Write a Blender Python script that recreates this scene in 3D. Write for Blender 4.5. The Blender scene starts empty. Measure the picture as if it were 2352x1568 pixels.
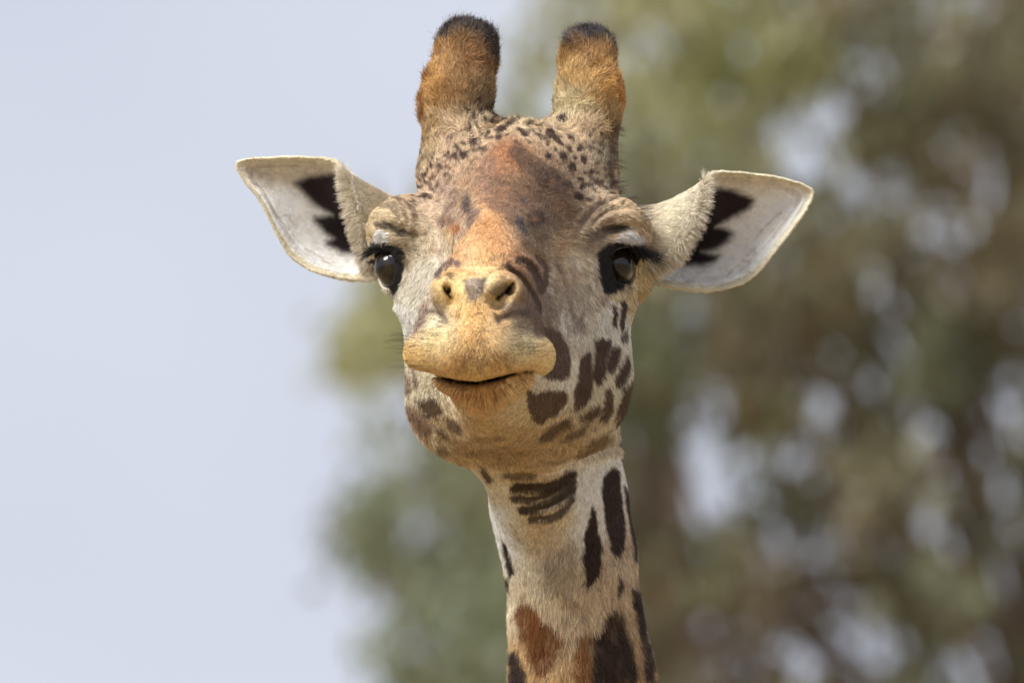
import bpy, math, random
import numpy as np
from mathutils import Vector

QUICK = False
FUR = True
scene = bpy.context.scene
COL = scene.collection

# ------------------------------------------------------------------ camera, sky, sun, exposure
TILT = math.radians(11.5)            # the photographer looks up at the animal
U = 0.0004                           # metres per sculpting unit
DIST = 11.0                          # metres from lens to the eyes
DU = DIST / U
HEAD = np.array([0.0, 0.0, 4.35])    # where the middle of the face is
AX = np.array([1.0, 0.0, 0.0])
AY = np.array([0.0, -math.sin(TILT), math.cos(TILT)])
AZ = np.array([0.0, -math.cos(TILT), -math.sin(TILT)])

cam_data = bpy.data.cameras.new('camera')
cam = bpy.data.objects.new('camera', cam_data)
COL.objects.link(cam)
scene.camera = cam
cam.location = tuple(HEAD + AZ * DIST)
cam.rotation_euler = (math.radians(90) + TILT, 0, 0)
cam_data.sensor_width = 36.0
cam_data.lens = 36.0 * DIST / (2352 * U)
cam_data.clip_start = 0.5
cam_data.clip_end = 6000
cam_data.dof.use_dof = True
cam_data.dof.focus_distance = DIST - 240 * U
cam_data.dof.aperture_fstop = 7.7

world = bpy.data.worlds.new('World')
scene.world = world
world.use_nodes = True
wn, wl = world.node_tree.nodes, world.node_tree.links
wn.clear()
SUN_EL, SUN_AZ = math.radians(46), math.radians(-50)   # azimuth measured from the camera's back, negative = viewer's left
wout = wn.new('ShaderNodeOutputWorld')
wbg = wn.new('ShaderNodeBackground')
wbg.inputs['Strength'].default_value = 0.083
sky = wn.new('ShaderNodeTexSky')
sky.sky_type = 'NISHITA'
sky.sun_disc = False
sky.sun_elevation = SUN_EL
sky.sun_rotation = math.radians(180) - SUN_AZ
sky.dust_density = 3.0
# thin high overcast over the clear sky: pale, faintly mottled
wtc = wn.new('ShaderNodeTexCoord')
wmap = wn.new('ShaderNodeMapping')
wmap.inputs['Scale'].default_value = (9, 9, 14)
wnz = wn.new('ShaderNodeTexNoise')
wnz.inputs['Scale'].default_value = 1.3
wnz.inputs['Detail'].default_value = 2.0
wramp = wn.new('ShaderNodeValToRGB')
wramp.color_ramp.elements[0].position = 0.3
wramp.color_ramp.elements[0].color = (6.0, 6.3, 7.3, 1)
wramp.color_ramp.elements[1].position = 0.72
wramp.color_ramp.elements[1].color = (6.9, 7.25, 8.05, 1)
wmix = wn.new('ShaderNodeMixRGB')
wmix.inputs['Fac'].default_value = 0.9
wl.new(wtc.outputs['Generated'], wmap.inputs['Vector'])
wl.new(wmap.outputs['Vector'], wnz.inputs['Vector'])
wl.new(wnz.outputs['Fac'], wramp.inputs['Fac'])
wl.new(sky.outputs['Color'], wmix.inputs['Color1'])
wl.new(wramp.outputs['Color'], wmix.inputs['Color2'])
wl.new(wmix.outputs['Color'], wbg.inputs['Color'])
wl.new(wbg.outputs['Background'], wout.inputs['Surface'])

sun_data = bpy.data.lights.new('sun', 'SUN')
sun_data.energy = 3.7
sun_data.angle = math.radians(30)
sun_data.color = (1.0, 0.965, 0.91)
sun = bpy.data.objects.new('sun', sun_data)
COL.objects.link(sun)
# direction towards the sun: behind the camera (-y), left of it (-x)
sd = Vector((math.sin(SUN_AZ) * math.cos(SUN_EL), -math.cos(SUN_AZ) * math.cos(SUN_EL), math.sin(SUN_EL)))
sun.rotation_euler = sd.to_track_quat('Z', 'Y').to_euler()
sun.location = (-4, -8, 14)

scene.view_settings.view_transform = 'Standard'
scene.view_settings.look = 'None'
scene.view_settings.exposure = 0.44
scene.view_settings.gamma = 1.0
scene.view_settings.use_curve_mapping = False
scene.cycles.use_denoising = True
scene.cycles.max_bounces = 6
scene.cycles.diffuse_bounces = 3
scene.cycles.glossy_bounces = 3
scene.cycles.transparent_max_bounces = 8
scene.cycles.caustics_reflective = False
scene.cycles.caustics_refractive = False
scene.cycles_curves.shape = 'RIBBONS'

rng = np.random.default_rng(7)

# ------------------------------------------------------------------ helpers
def srgb(r, g, b, k=1.0):
    c = np.array([r, g, b], float) / 255.0
    return np.where(c <= 0.04045, c / 12.92, ((c + 0.055) / 1.055) ** 2.4) * k

def to_world(p):
    """sculpting coordinates (x right, y up, z towards the lens) -> world metres"""
    p = np.asarray(p, float)
    return HEAD + U * (p[..., 0:1] * AX + p[..., 1:2] * AY + p[..., 2:3] * AZ)

def to_sculpt(w):
    d = (np.asarray(w, float) - HEAD) / U
    return np.stack([d @ AX, d @ AY, d @ AZ], -1)

def P(px, py, z):
    """sculpting point at depth z on the sight line px, py"""
    k = 1.0 - z / DU
    return np.array([(px - 1176.0) * k, (784.0 - py) * k, z])

def proj(p):
    k = 1.0 / (1.0 - p[:, 2] / DU)
    return np.stack([1176.0 + p[:, 0] * k, 784.0 - p[:, 1] * k], -1)

def principled(name, col=None, rough=0.6, attr=None, spec=0.3, coat=0.0, var=0.0):
    m = bpy.data.materials.new(name)
    m.use_nodes = True
    nt = m.node_tree
    b = nt.nodes['Principled BSDF']
    b.inputs['Roughness'].default_value = rough
    b.inputs['Specular IOR Level'].default_value = spec
    if coat:
        b.inputs['Coat Weight'].default_value = coat
        b.inputs['Coat Roughness'].default_value = 0.02
    if attr:
        a = nt.nodes.new('ShaderNodeAttribute')
        a.attribute_name = attr
        nt.links.new(a.outputs['Color'], b.inputs['Base Color'])
    elif col is not None:
        b.inputs['Base Color'].default_value = (*col, 1)
        if var:
            n = nt.nodes.new('ShaderNodeTexNoise')
            n.inputs['Scale'].default_value = 6
            r = nt.nodes.new('ShaderNodeValToRGB')
            r.color_ramp.elements[0].color = (*[c * (1 - var) for c in col], 1)
            r.color_ramp.elements[1].color = (*[c * (1 + var) for c in col], 1)
            nt.links.new(n.outputs['Fac'], r.inputs['Fac'])
            nt.links.new(r.outputs['Color'], b.inputs['Base Color'])
    return m

def mesh_from_np(name, verts, faces, mats, parent=None, cols=None, smooth=True, fmat=None):
    """verts (n,3) in world metres, faces (m,4) or (m,3)"""
    me = bpy.data.meshes.new(name)
    nv, (nf, fs) = len(verts), faces.shape
    me.vertices.add(nv)
    me.vertices.foreach_set('co', np.ascontiguousarray(verts, dtype=np.float32).ravel())
    me.loops.add(nf * fs)
    me.loops.foreach_set('vertex_index', np.ascontiguousarray(faces, dtype=np.int32).ravel())
    me.polygons.add(nf)
    me.polygons.foreach_set('loop_start', np.arange(0, nf * fs, fs, dtype=np.int32))
    if smooth:
        me.polygons.foreach_set('use_smooth', np.ones(nf, dtype=bool))
    for m in mats:
        me.materials.append(m)
    if fmat is not None:
        me.polygons.foreach_set('material_index', fmat.astype(np.int32))
    if cols is not None:
        ca = me.color_attributes.new('coat', 'FLOAT_COLOR', 'POINT')
        c4 = np.concatenate([cols, np.ones((nv, 1))], 1).astype(np.float32)
        ca.data.foreach_set('color', c4.ravel())
    me.update(calc_edges=True)
    o = bpy.data.objects.new(name, me)
    COL.objects.link(o)
    if parent is not None:
        o.parent = parent
    return o

def vnoise(p, freq, seed=0):
    """cheap smooth value noise in [-1,1] on (n,2) or (n,3) points"""
    r = np.random.default_rng(1000 + seed)
    d = p.shape[1]
    tab = r.uniform(-1, 1, 4096).astype(np.float32)
    q = p * freq + r.uniform(0, 100, d)
    i0 = np.floor(q).astype(np.int64)
    f = q - i0
    f = f * f * (3 - 2 * f)
    mul = np.array([73856093, 19349663, 83492791])[:d]
    out = np.zeros(len(p))
    for c in range(2 ** d):
        off = np.array([(c >> k) & 1 for k in range(d)])
        w = np.prod(np.where(off, f, 1 - f), axis=1)
        h = ((i0 + off) * mul)
        hh = h[:, 0]
        for k in range(1, d):
            hh = hh ^ h[:, k]
        out += w * tab[hh & 4095]
    return out
# ------------------------------------------------------------------ giraffe: implicit shape of head and neck
def smin(a, b, k):
    h = np.maximum(k - np.abs(a - b), 0) / k
    return np.minimum(a, b) - h * h * k * 0.25

def smax(a, b, k):
    return -smin(-a, -b, k)

def rotz(a):
    a = math.radians(a)
    return np.array([[math.cos(a), -math.sin(a), 0], [math.sin(a), math.cos(a), 0], [0, 0, 1]])

def roty(a):
    a = math.radians(a)
    return np.array([[math.cos(a), 0, math.sin(a)], [0, 1, 0], [-math.sin(a), 0, math.cos(a)]])

def rotx(a):
    a = math.radians(a)
    return np.array([[1, 0, 0], [0, math.cos(a), -math.sin(a)], [0, math.sin(a), math.cos(a)]])

def ell(p, c, r, R=None):
    q = p - np.asarray(c)
    if R is not None:
        q = q @ R
    r = np.asarray(r, float)
    k0 = np.linalg.norm(q / r, axis=1)
    k1 = np.linalg.norm(q / (r * r), axis=1) + 1e-9
    return k0 * (k0 - 1.0) / k1

def cone(p, a, b, ra, rb, sc=(1, 1, 1)):
    sc = np.asarray(sc, float)
    a, b, q = np.asarray(a) / sc, np.asarray(b) / sc, p / sc
    ba = b - a
    h = np.clip(((q - a) @ ba) / (ba @ ba), 0, 1)
    return (np.linalg.norm(q - a - h[:, None] * ba, axis=1) - (ra + (rb - ra) * h)) * min(sc)

# stations along the skull: z, centre x, half width, top y, bottom y
ST = np.array([
    (-420, 1195, 130, 520, 900),
    (-330, 1192, 205, 420, 985),
    (-200, 1187, 245, 362, 1035),
    (-90, 1185, 255, 352, 1050),
    (20, 1182, 247, 380, 1046),
    (120, 1174, 212, 448, 1032),
    (220, 1162, 166, 512, 1012),
    (330, 1146, 130, 556, 990),
    (440, 1130, 110, 590, 955),
    (540, 1116, 100, 625, 905),
    (630, 1108, 88, 660, 868),
    (700, 1102, 60, 720, 845),
    (735, 1100, 12, 780, 810),
], float)
_z = np.linspace(-420, 735, 400)
_tab = [np.interp(_z, ST[:, 0], ST[:, i]) for i in range(1, 5)]
_k = np.hanning(43); _k /= _k.sum()
_tab = [np.convolve(np.pad(t, 21, mode='reflect', reflect_type='odd'), _k, 'valid') for t in _tab]
_tab[1] = np.maximum(_tab[1], 8)

def loft(p, n=2.35):
    z = p[:, 2]
    cx, a, yt, yb = [np.interp(z, _z, t) for t in _tab]
    k = 1.0 - z / DU
    cx = (cx - 1176) * k; yt = (784 - yt) * k; yb = (784 - yb) * k
    a = a * k
    cy, b = (yt + yb) / 2, np.maximum((yt - yb) / 2, 6)
    dx, dy = (p[:, 0] - cx) / a, (p[:, 1] - cy) / b
    f = ((np.abs(dx) ** n + np.abs(dy) ** n) ** (1 / n) - 1.0) * np.minimum(a, b)
    f = smax(f, z - 720, 60)
    return smax(f, -400 - z, 120)

EYE_R = P(1400, 608, -46)
EYE_L = P(922, 611, -44)
GAZE_R = np.array([0.60, -0.06, 0.80]); GAZE_R /= np.linalg.norm(GAZE_R)
GAZE_L = np.array([-0.86, -0.06, 0.52]); GAZE_L /= np.linalg.norm(GAZE_L)
ER = 60.0

def frame(g):
    z = g / np.linalg.norm(g)
    x = np.cross([0, 1, 0], z); x /= np.linalg.norm(x)
    y = np.cross(z, x)
    return np.stack([x, y, z], 1)      # columns

def lip_line(px):
    """height (py) of the lower edge of the upper lip"""
    return np.interp(px, [925, 943, 958, 1008, 1056, 1094, 1130, 1178, 1209, 1232, 1248, 1268],
                     [836, 846, 852, 862, 874, 876, 869, 856, 850, 858, 864, 856])

def shape(p, fine=True):
    p = np.asarray(p, float)
    d = loft(p)
    # cranium between the horns
    d = smin(d, ell(p, P(1190, 400, -190), (205, 118, 190)), 90)
    # forehead boss
    d = smin(d, ell(p, P(1188, 425, -60), (92, 92, 120)), 80)
    # brows: bony rims over the eyes
    d = smin(d, ell(p, P(927, 536, -70), (80, 84, 105), rotz(-8)), 55)
    d = smin(d, ell(p, P(1408, 536, -70), (80, 80, 105), rotz(8)), 55)
    # nose hump and ridge
    d = smin(d, cone(p, P(1140, 560, 290), P(1128, 630, 505), 76, 82), 34)
    d = smin(d, cone(p, P(1168, 470, 60), P(1140, 560, 290), 90, 62), 90)
    # horns
    d = smin(d, cone(p, P(1050, 385, -175), P(1047, 222, -235), 78, 71), 60)
    d = smin(d, cone(p, P(1047, 222, -235), P(1072, 122, -280), 71, 63), 30)
    d = smin(d, cone(p, P(1336, 385, -175), P(1353, 222, -235), 72, 66), 60)
    d = smin(d, cone(p, P(1353, 222, -235), P(1350, 132, -272), 66, 57), 30)
    # cheek and jaw corners
    d = smin(d, ell(p, P(1066, 915, -30), (114, 136, 180)), 70)
    d = smin(d, ell(p, P(1316, 870, -50), (117, 158, 200)), 70)
    # soft root of the ear, right
    d = smin(d, ell(p, P(1452, 640, -150), (46, 54, 60)), 30)
    # zygoma under the eyes
    d = smin(d, cone(p, P(945, 685, -30), P(1010, 720, 150), 34, 30), 50)
    d = smin(d, cone(p, P(1418, 685, -50), P(1320, 700, 120), 34, 30), 60)
    # lower jaw and chin
    chin = smin(cone(p, P(1140, 955, 180), P(1106, 905, 400), 72, 50),
                ell(p, P(1102, 866, 480), (104, 44, 90)), 40)
    chin = smin(chin, cone(p, P(1034, 864, 480), P(1102, 876, 560), 22, 34), 34)
    chin = smin(chin, cone(p, P(1192, 858, 480), P(1102, 876, 560), 22, 34), 34)
    chin = smin(chin, cone(p, P(1102, 890, 520), P(1102, 926, 465), 42, 27), 36)
    # upper lip
    lip = smin(cone(p, P(976, 812, 575), P(1062, 806, 668), 47, 60),
               cone(p, P(1062, 806, 668), P(1128, 804, 672), 60, 60), 30)
    lip = smin(lip, cone(p, P(1128, 804, 672), P(1218, 812, 572), 60, 47), 30)
    lip = smin(lip, ell(p, P(1224, 822, 566), (46, 45, 60)), 20)
    lip = smin(lip, ell(p, P(1098, 832, 672), (70, 42, 60)), 30)
    lip = smin(lip, cone(p, P(1096, 700, 618), P(1098, 800, 668), 64, 60), 40)
    # broad snout behind nostrils
    lip = smin(lip, cone(p, P(1096, 690, 520), P(1098, 785, 555), 96, 98, (1, 1, .9)), 50)
    lip = smin(lip, cone(p, P(1094, 745, 480), P(1098, 800, 540), 108, 122, (1, .8, .8)), 30)
    # nostril wings
    lip = smin(lip, ell(p, P(1030, 668, 598), (41, 42, 52), rotz(-20)), 22)
    lip = smin(lip, ell(p, P(1156, 668, 592), (48, 44, 56), rotz(20)), 22)
    # the mouth gap: upper lip cut by the lip line, overlapping a chin set back
    pp = proj(p)
    ll = lip_line(pp[:, 0])
    lip = smax(lip, (pp[:, 1] - ll), 16)
    d = smin(d, chin, 40)
    d = smin(d, smax(lip, pp[:, 1] - ll, 10), 16)
    gap = np.maximum(np.abs(pp[:, 1] - (ll + 3)) - 3.6, 440 - p[:, 2])
    gap = smax(gap, ell(p, P(1092, 862, 590), (164, 60, 165)), 5)
    d = smax(d, -gap, 6)
    # throat and neck
    d = smin(d, cone(p, P(1180, 985, -20), P(1225, 1130, -165), 108, 98), 60)
    nk = cone(p, P(1262, 1000, -260), P(1284, 1150, -310), 152, 148, (1, 1, 1.1))
    nk = smin(nk, cone(p, P(1284, 1150, -310), P(1308, 1270, -340), 148, 141, (1, 1, 1.15)), 40)
    nk = smin(nk, cone(p, P(1308, 1270, -340), P(1338, 1568, -420), 141, 152, (1, 1, 1.2)), 40)
    nk = smin(nk, cone(p, P(1338, 1568, -420), P(1385, 2100, -560), 152, 180, (1, 1, 1.25)), 40)
    d = smin(d, nk, 60)
    if not fine:
        return d
    # nostril openings
    def slit(a, b, ra, rb, k=12):
        nonlocal d
        d = smax(d, -cone(p, a, b, ra, rb), k)
    slit(P(1025, 654, 665), P(1040, 690, 560), 10, 8, 8)
    slit(P(1021, 650, 655), P(1038, 688, 640), 11, 11, 10)
    slit(P(1018, 655, 692), P(1034, 690, 676), 19, 16, 20)
    slit(P(1178, 660, 640), P(1150, 692, 560), 10, 11, 8)
    slit(P(1182, 652, 640), P(1144, 696, 640), 12, 15, 10)
    slit(P(1170, 658, 672), P(1140, 690, 668), 29, 22, 22)
    # crease above the lip beside the nostrils
    slit(P(985, 718, 632), P(1042, 730, 684), 9, 12, 16)
    slit(P(1148, 730, 684), P(1210, 716, 622), 12, 9, 16)
    # eyes: lids over the ball with an almond opening
    for c, g, w, h, tilt in ((EYE_R, GAZE_R, 62, 50, -6), (EYE_L, GAZE_L, 46, 50, 6)):
        F = frame(g)
        q = (p - c) @ F
        q = q @ rotz(tilt)
        lid = np.linalg.norm(p - c, axis=1) - (ER + 6)
        d = smin(d, lid, 22)
        xx, yy = q[:, 0] / w, q[:, 1] / h
        al = (np.sqrt(xx * xx + yy * yy + 1e-9) - 1) * h
        al = np.maximum(al, 10 - q[:, 2])
        d = smax(d, -al, 5)
        # never buried below the ball's back
        d = np.minimum(d, np.linalg.norm(p - c, axis=1) - (ER - 7))
        # upper lid ledge
        arc = np.abs(np.sqrt((q[:, 0] / 1.25) ** 2 + (q[:, 1] + 2) ** 2) - (h + 4))
        led = np.sqrt(arc ** 2 + (q[:, 2] - 36) ** 2) - 7
        led = np.maximum(led, 12 - q[:, 1])
        d = smin(d, led, 10)
    # folds
    d = d + wrinkles(p, pp)
    return d

def ridge(s, w):
    return np.exp(-(s / w) ** 2)

def polyline_dist(pp, pts):
    pts = np.asarray(pts, float)
    best = np.full(len(pp), 1e9)
    for a, b in zip(pts[:-1], pts[1:]):
        ba = b - a
        h = np.clip(((pp - a) @ ba) / (ba @ ba), 0, 1)
        best = np.minimum(best, np.linalg.norm(pp - a - h[:, None] * ba, axis=1))
    return best

# creases as lines on the face, (polyline, half width, depth, z range)
CREASES = [
    # right brow folds
    ([(1335, 520), (1352, 492), (1385, 472), (1425, 462)], 5, 5, (-200, 200)),
    ([(1348, 534), (1366, 506), (1400, 486), (1440, 480)], 5, 5, (-200, 200)),
    ([(1366, 540), (1385, 516), (1420, 500), (1455, 500)], 5, 4, (-200, 200)),
    ([(1372, 542), (1400, 528), (1440, 520), (1470, 530)], 9, 12, (-200, 200)),
    # left brow folds
    ([(905, 478), (935, 492), (955, 520), (962, 545)], 5, 5, (-200, 200)),
    ([(895, 490), (925, 505), (942, 535)], 5, 4, (-200, 200)),
    ([(868, 510), (900, 522), (940, 536), (975, 552)], 8, 12, (-200, 200)),
    ([(1322, 540), (1338, 512), (1362, 488)], 5, 4, (-200, 200)),
    ([(1400, 455), (1440, 452), (1465, 470)], 5, 4, (-200, 200)),
    ([(920, 470), (955, 488), (975, 520)], 5, 4, (-200, 200)),
    # below the right eye
    ([(1385, 672), (1410, 690), (1440, 690), (1462, 672)], 5, 5, (-200, 250)),
    ([(1375, 690), (1400, 706), (1440, 708)], 5, 4, (-200, 250)),
    # below the left eye
    ([(893, 668), (905, 690), (930, 700)], 5, 4, (-200, 250)),
    # snout folds right of the nostril
    ([(1160, 618), (1195, 635), (1215, 670), (1225, 710)], 6, 6, (200, 700)),
    ([(1185, 590), (1222, 620), (1240, 660)], 6, 5, (150, 700)),
    ([(1205, 570), (1245, 600), (1258, 640), (1245, 690)], 6, 5, (100, 700)),
    ([(1000, 650), (985, 690), (968, 730)], 5, 5, (300, 700)),
    ([(1112, 690), (1110, 655), (1130, 630), (1165, 622), (1195, 640), (1208, 675)], 5, 5, (450, 800)),
    ([(1072, 690), (1072, 655), (1055, 634), (1020, 628), (990, 650), (980, 690)], 5, 5, (450, 800)),
    # throat folds
    ([(1110, 1072), (1180, 1084), (1260, 1082), (1330, 1060)], 6, 7, (-500, 250)),
    ([(1140, 1110), (1200, 1118), (1270, 1112), (1330, 1085)], 6, 7, (-500, 250)),
    ([(1178, 1138), (1230, 1144), (1280, 1128), (1320, 1100)], 5, 8, (-500, 250)),
    ([(1190, 1160), (1240, 1166), (1290, 1146), (1318, 1120)], 5, 8, (-500, 250)),
    ([(1205, 1182), (1250, 1186), (1295, 1168), (1318, 1145)], 5, 7, (-500, 250)),
    ([(1160, 1200), (1210, 1210), (1260, 1208)], 5, 4, (-500, 250)),
    ([(1060, 1052), (1140, 1060), (1230, 1058), (1320, 1035)], 6, 5, (-500, 250)),
    ([(1020, 1010), (1100, 1030), (1200, 1040), (1320, 1015)], 7, 4, (-500, 350)),
    ([(1310, 1052), (1380, 1030), (1430, 1008)], 6, 8, (-500, 250)),
]

def smooth_line(pts, n=6):
    pts = np.asarray(pts, float)
    q = np.concatenate([[2 * pts[0] - pts[1]], pts, [2 * pts[-1] - pts[-2]]])
    out = []
    for i in range(1, len(q) - 2):
        for t in np.arange(n) / n:
            out.append(0.5 * ((2 * q[i]) + (-q[i - 1] + q[i + 1]) * t + (2 * q[i - 1] - 5 * q[i] + 4 * q[i + 1] - q[i + 2]) * t * t
                              + (-q[i - 1] + 3 * q[i] - 3 * q[i + 1] + q[i + 2]) * t ** 3))
    out.append(q[-2])
    return np.array(out)

def wrinkles(p, pp):
    out = np.zeros(len(p))
    for pts, w, dep, (z0, z1) in CREASES:
        a = smooth_line(pts)
        w, dep = w * 1.35, dep * (0.85 if pts[0][1] < 600 else 0.62 if pts[0][1] < 1045 else 0.42)
        lo, hi = a.min(0) - 3 * w, a.max(0) + 3 * w
        m = (pp[:, 0] > lo[0]) & (pp[:, 0] < hi[0]) & (pp[:, 1] > lo[1]) & (pp[:, 1] < hi[1]) & (p[:, 2] > z0) & (p[:, 2] < z1)
        if m.any():
            s = polyline_dist(pp[m], a)
            e = np.minimum(np.linalg.norm(pp[m] - a[0], axis=1), np.linalg.norm(pp[m] - a[-1], axis=1))
            fd = np.clip(e / 22.0, 0, 1)
            out[m] += fd * (dep * ridge(s, w) - 0.4 * dep * ridge(s - 1.9 * w, w))
    out += 1.6 * vnoise(p, 1 / 45.0, 3) + 3.0 * vnoise(p, 1 / 110.0, 4)
    return out

# ------------------------------------------------------------------ surface extraction
def surface_nets(xs, ys, zs, f):
    gx, gy, gz = len(xs), len(ys), len(zs)
    vals = np.empty((gx, gy, gz), np.float32)
    for i in range(gx):
        Y, Z = np.meshgrid(ys, zs, indexing='ij')
        pts = np.stack([np.full(Y.size, xs[i]), Y.ravel(), Z.ravel()], -1)
        vals[i] = f(pts).reshape(gy, gz)
    ins = vals < 0
    c = np.zeros((gx - 1, gy - 1, gz - 1), np.int8)
    for a in (0, 1):
        for b in (0, 1):
            for e in (0, 1):
                c += ins[a:gx - 1 + a, b:gy - 1 + b, e:gz - 1 + e]
    mixed = (c > 0) & (c < 8)
    idx = -np.ones(mixed.shape, np.int64)
    cells = np.argwhere(mixed)
    idx[mixed] = np.arange(len(cells))
    acc = np.zeros((len(cells), 3)); cnt = np.zeros(len(cells))
    co = np.array([(a, b, e) for a in (0, 1) for b in (0, 1) for e in (0, 1)])
    for i in range(8):
        for j in range(i + 1, 8):
            if np.abs(co[i] - co[j]).sum() != 1:
                continue
            A, B = cells + co[i], cells + co[j]
            va = vals[A[:, 0], A[:, 1], A[:, 2]]; vb = vals[B[:, 0], B[:, 1], B[:, 2]]
            m = (va < 0) != (vb < 0)
            t = np.where(m, va / (va - vb + 1e-12), 0)[:, None]
            pt = A + t * (B - A)
            acc += np.where(m[:, None], pt, 0); cnt += m
    v = acc / np.maximum(cnt, 1)[:, None]
    V = np.stack([np.interp(v[:, 0], np.arange(gx), xs), np.interp(v[:, 1], np.arange(gy), ys), np.interp(v[:, 2], np.arange(gz), zs)], -1)
    quads = []
    for ax in range(3):
        o = [k for k in range(3) if k != ax]
        sl0 = [slice(None)] * 3; sl1 = [slice(None)] * 3
        sl0[ax] = slice(0, -1); sl1[ax] = slice(1, None)
        a, b = ins[tuple(sl0)], ins[tuple(sl1)]
        e = np.argwhere(a != b)
        e = e[(e[:, o[0]] > 0) & (e[:, o[1]] > 0) & (e[:, o[0]] < vals.shape[o[0]] - 1) & (e[:, o[1]] < vals.shape[o[1]] - 1)]
        s = a[e[:, 0], e[:, 1], e[:, 2]]
        def cell(d0, d1):
            q = e.copy(); q[:, o[0]] += d0; q[:, o[1]] += d1
            return idx[q[:, 0], q[:, 1], q[:, 2]]
        q = np.stack([cell(-1, -1), cell(0, -1), cell(0, 0), cell(-1, 0)], 1)
        flip = ~s if ax != 1 else s
        q[flip] = q[flip][:, ::-1]
        quads.append(q)
    Q = np.concatenate(quads)
    return V, Q[(Q >= 0).all(1)]

def grad(f, p, v, e=0.8):
    g = np.empty_like(p)
    for k in range(3):
        a = p.copy(); a[:, k] += e
        g[:, k] = (f(a) - v) / e
    return g

def snap(f, p, it=2, step=10):
    for _ in range(it):
        v = f(p)
        g = grad(f, p, v)
        n2 = np.maximum((g * g).sum(1), 0.15)
        mv = -(v / n2)[:, None] * g
        L = np.linalg.norm(mv, axis=1, keepdims=True)
        p = p + mv * np.minimum(1, step / np.maximum(L, 1e-6))
    return p

def subdivide(V, Q):
    n = len(V)
    e = np.concatenate([Q[:, [0, 1]], Q[:, [1, 2]], Q[:, [2, 3]], Q[:, [3, 0]]])
    es = np.sort(e, 1)
    key = es[:, 0] * (n + 1) + es[:, 1]
    uk, inv = np.unique(key, return_inverse=True)
    ea, eb = uk // (n + 1), uk % (n + 1)
    EV = (V[ea] + V[eb]) / 2
    FV = V[Q].mean(1)
    m = len(Q)
    ei = inv.reshape(4, m) + n
    fi = np.arange(m) + n + len(uk)
    V2 = np.concatenate([V, EV, FV])
    Q2 = np.concatenate([np.stack([Q[:, k], ei[k], fi, ei[(k - 1) % 4]], 1) for k in range(4)])
    return V2, Q2

def relax(V, Q, it=1, lam=0.5):
    for _ in range(it):
        acc = np.zeros_like(V); cnt = np.zeros(len(V))
        for a, b in ((0, 1), (1, 2), (2, 3), (3, 0)):
            for s, t in ((a, b), (b, a)):
                for k in range(3):
                    acc[:, k] += np.bincount(Q[:, s], V[Q[:, t], k], minlength=len(V))
                cnt += np.bincount(Q[:, s], minlength=len(V))
        V = V + lam * (acc / np.maximum(cnt, 1)[:, None] - V)
    return V

def vnormals(V, Q):
    n = np.cross(V[Q[:, 2]] - V[Q[:, 0]], V[Q[:, 3]] - V[Q[:, 1]])
    out = np.zeros_like(V)
    for k in range(4):
        for c in range(3):
            out[:, c] += np.bincount(Q[:, k], n[:, c], minlength=len(V))
    return out / np.maximum(np.linalg.norm(out, axis=1, keepdims=True), 1e-9)

BASE = 10.0 if not QUICK else 11.0
NECK_CUT = 784 - 1900
def build_head():
    xs = np.arange(-345, 345.1, BASE)
    ys = np.arange(NECK_CUT - 20, 775, BASE)
    zs = np.arange(-830, 770, BASE)
    V, Q = surface_nets(xs, ys, zs, lambda q: shape(q, True))
    V = relax(V, Q, 1, 0.35)
    f = lambda q: shape(q, True)
    V = snap(f, V, 1, 10)
    V, Q = subdivide(V, Q)
    V = snap(f, V, 2, 8)
    V = relax(V, Q, 1, 0.3)
    if not QUICK:
        V, Q = subdivide(V, Q)
        V = snap(f, V, 1, 4)
    return V, Q

# ------------------------------------------------------------------ ears: cupped leaves with a thick rim
EAR_L = dict(rim=[(856, 612, -120), (842, 572, -104), (828, 520, -92), (812, 470, -92), (798, 425, -106), (790, 394, -134),
                  (766, 370, -180), (700, 362, -222), (620, 363, -250), (566, 367, -262), (545, 378, -266), (559, 412, -264), (600, 462, -254),
                  (640, 542, -242), (670, 588, -236), (718, 620, -224), (770, 634, -205), (830, 639, -182), (872, 632, -150)],
             seg=((665, 435, -290), (825, 540, -310)), base=(915, 545, -215), br=(24, 92, 84), nf=5)
EAR_R = dict(rim=[(1500, 612, -120), (1522, 602, -108), (1548, 578, -96), (1570, 546, -92), (1592, 508, -94), (1610, 462, -104), (1622, 414, -130),
                  (1650, 396, -176), (1740, 402, -220), (1800, 412, -244), (1850, 428, -258), (1865, 445, -262), (1848, 484, -258),
                  (1790, 562, -244), (1742, 621, -232), (1702, 650, -222), (1640, 665, -205), (1570, 661, -182), (1512, 651, -156), (1490, 634, -136)],
             seg=((1740, 490, -290), (1575, 560, -310)), base=(1436, 560, -215), br=(24, 88, 84), nf=6)

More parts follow.
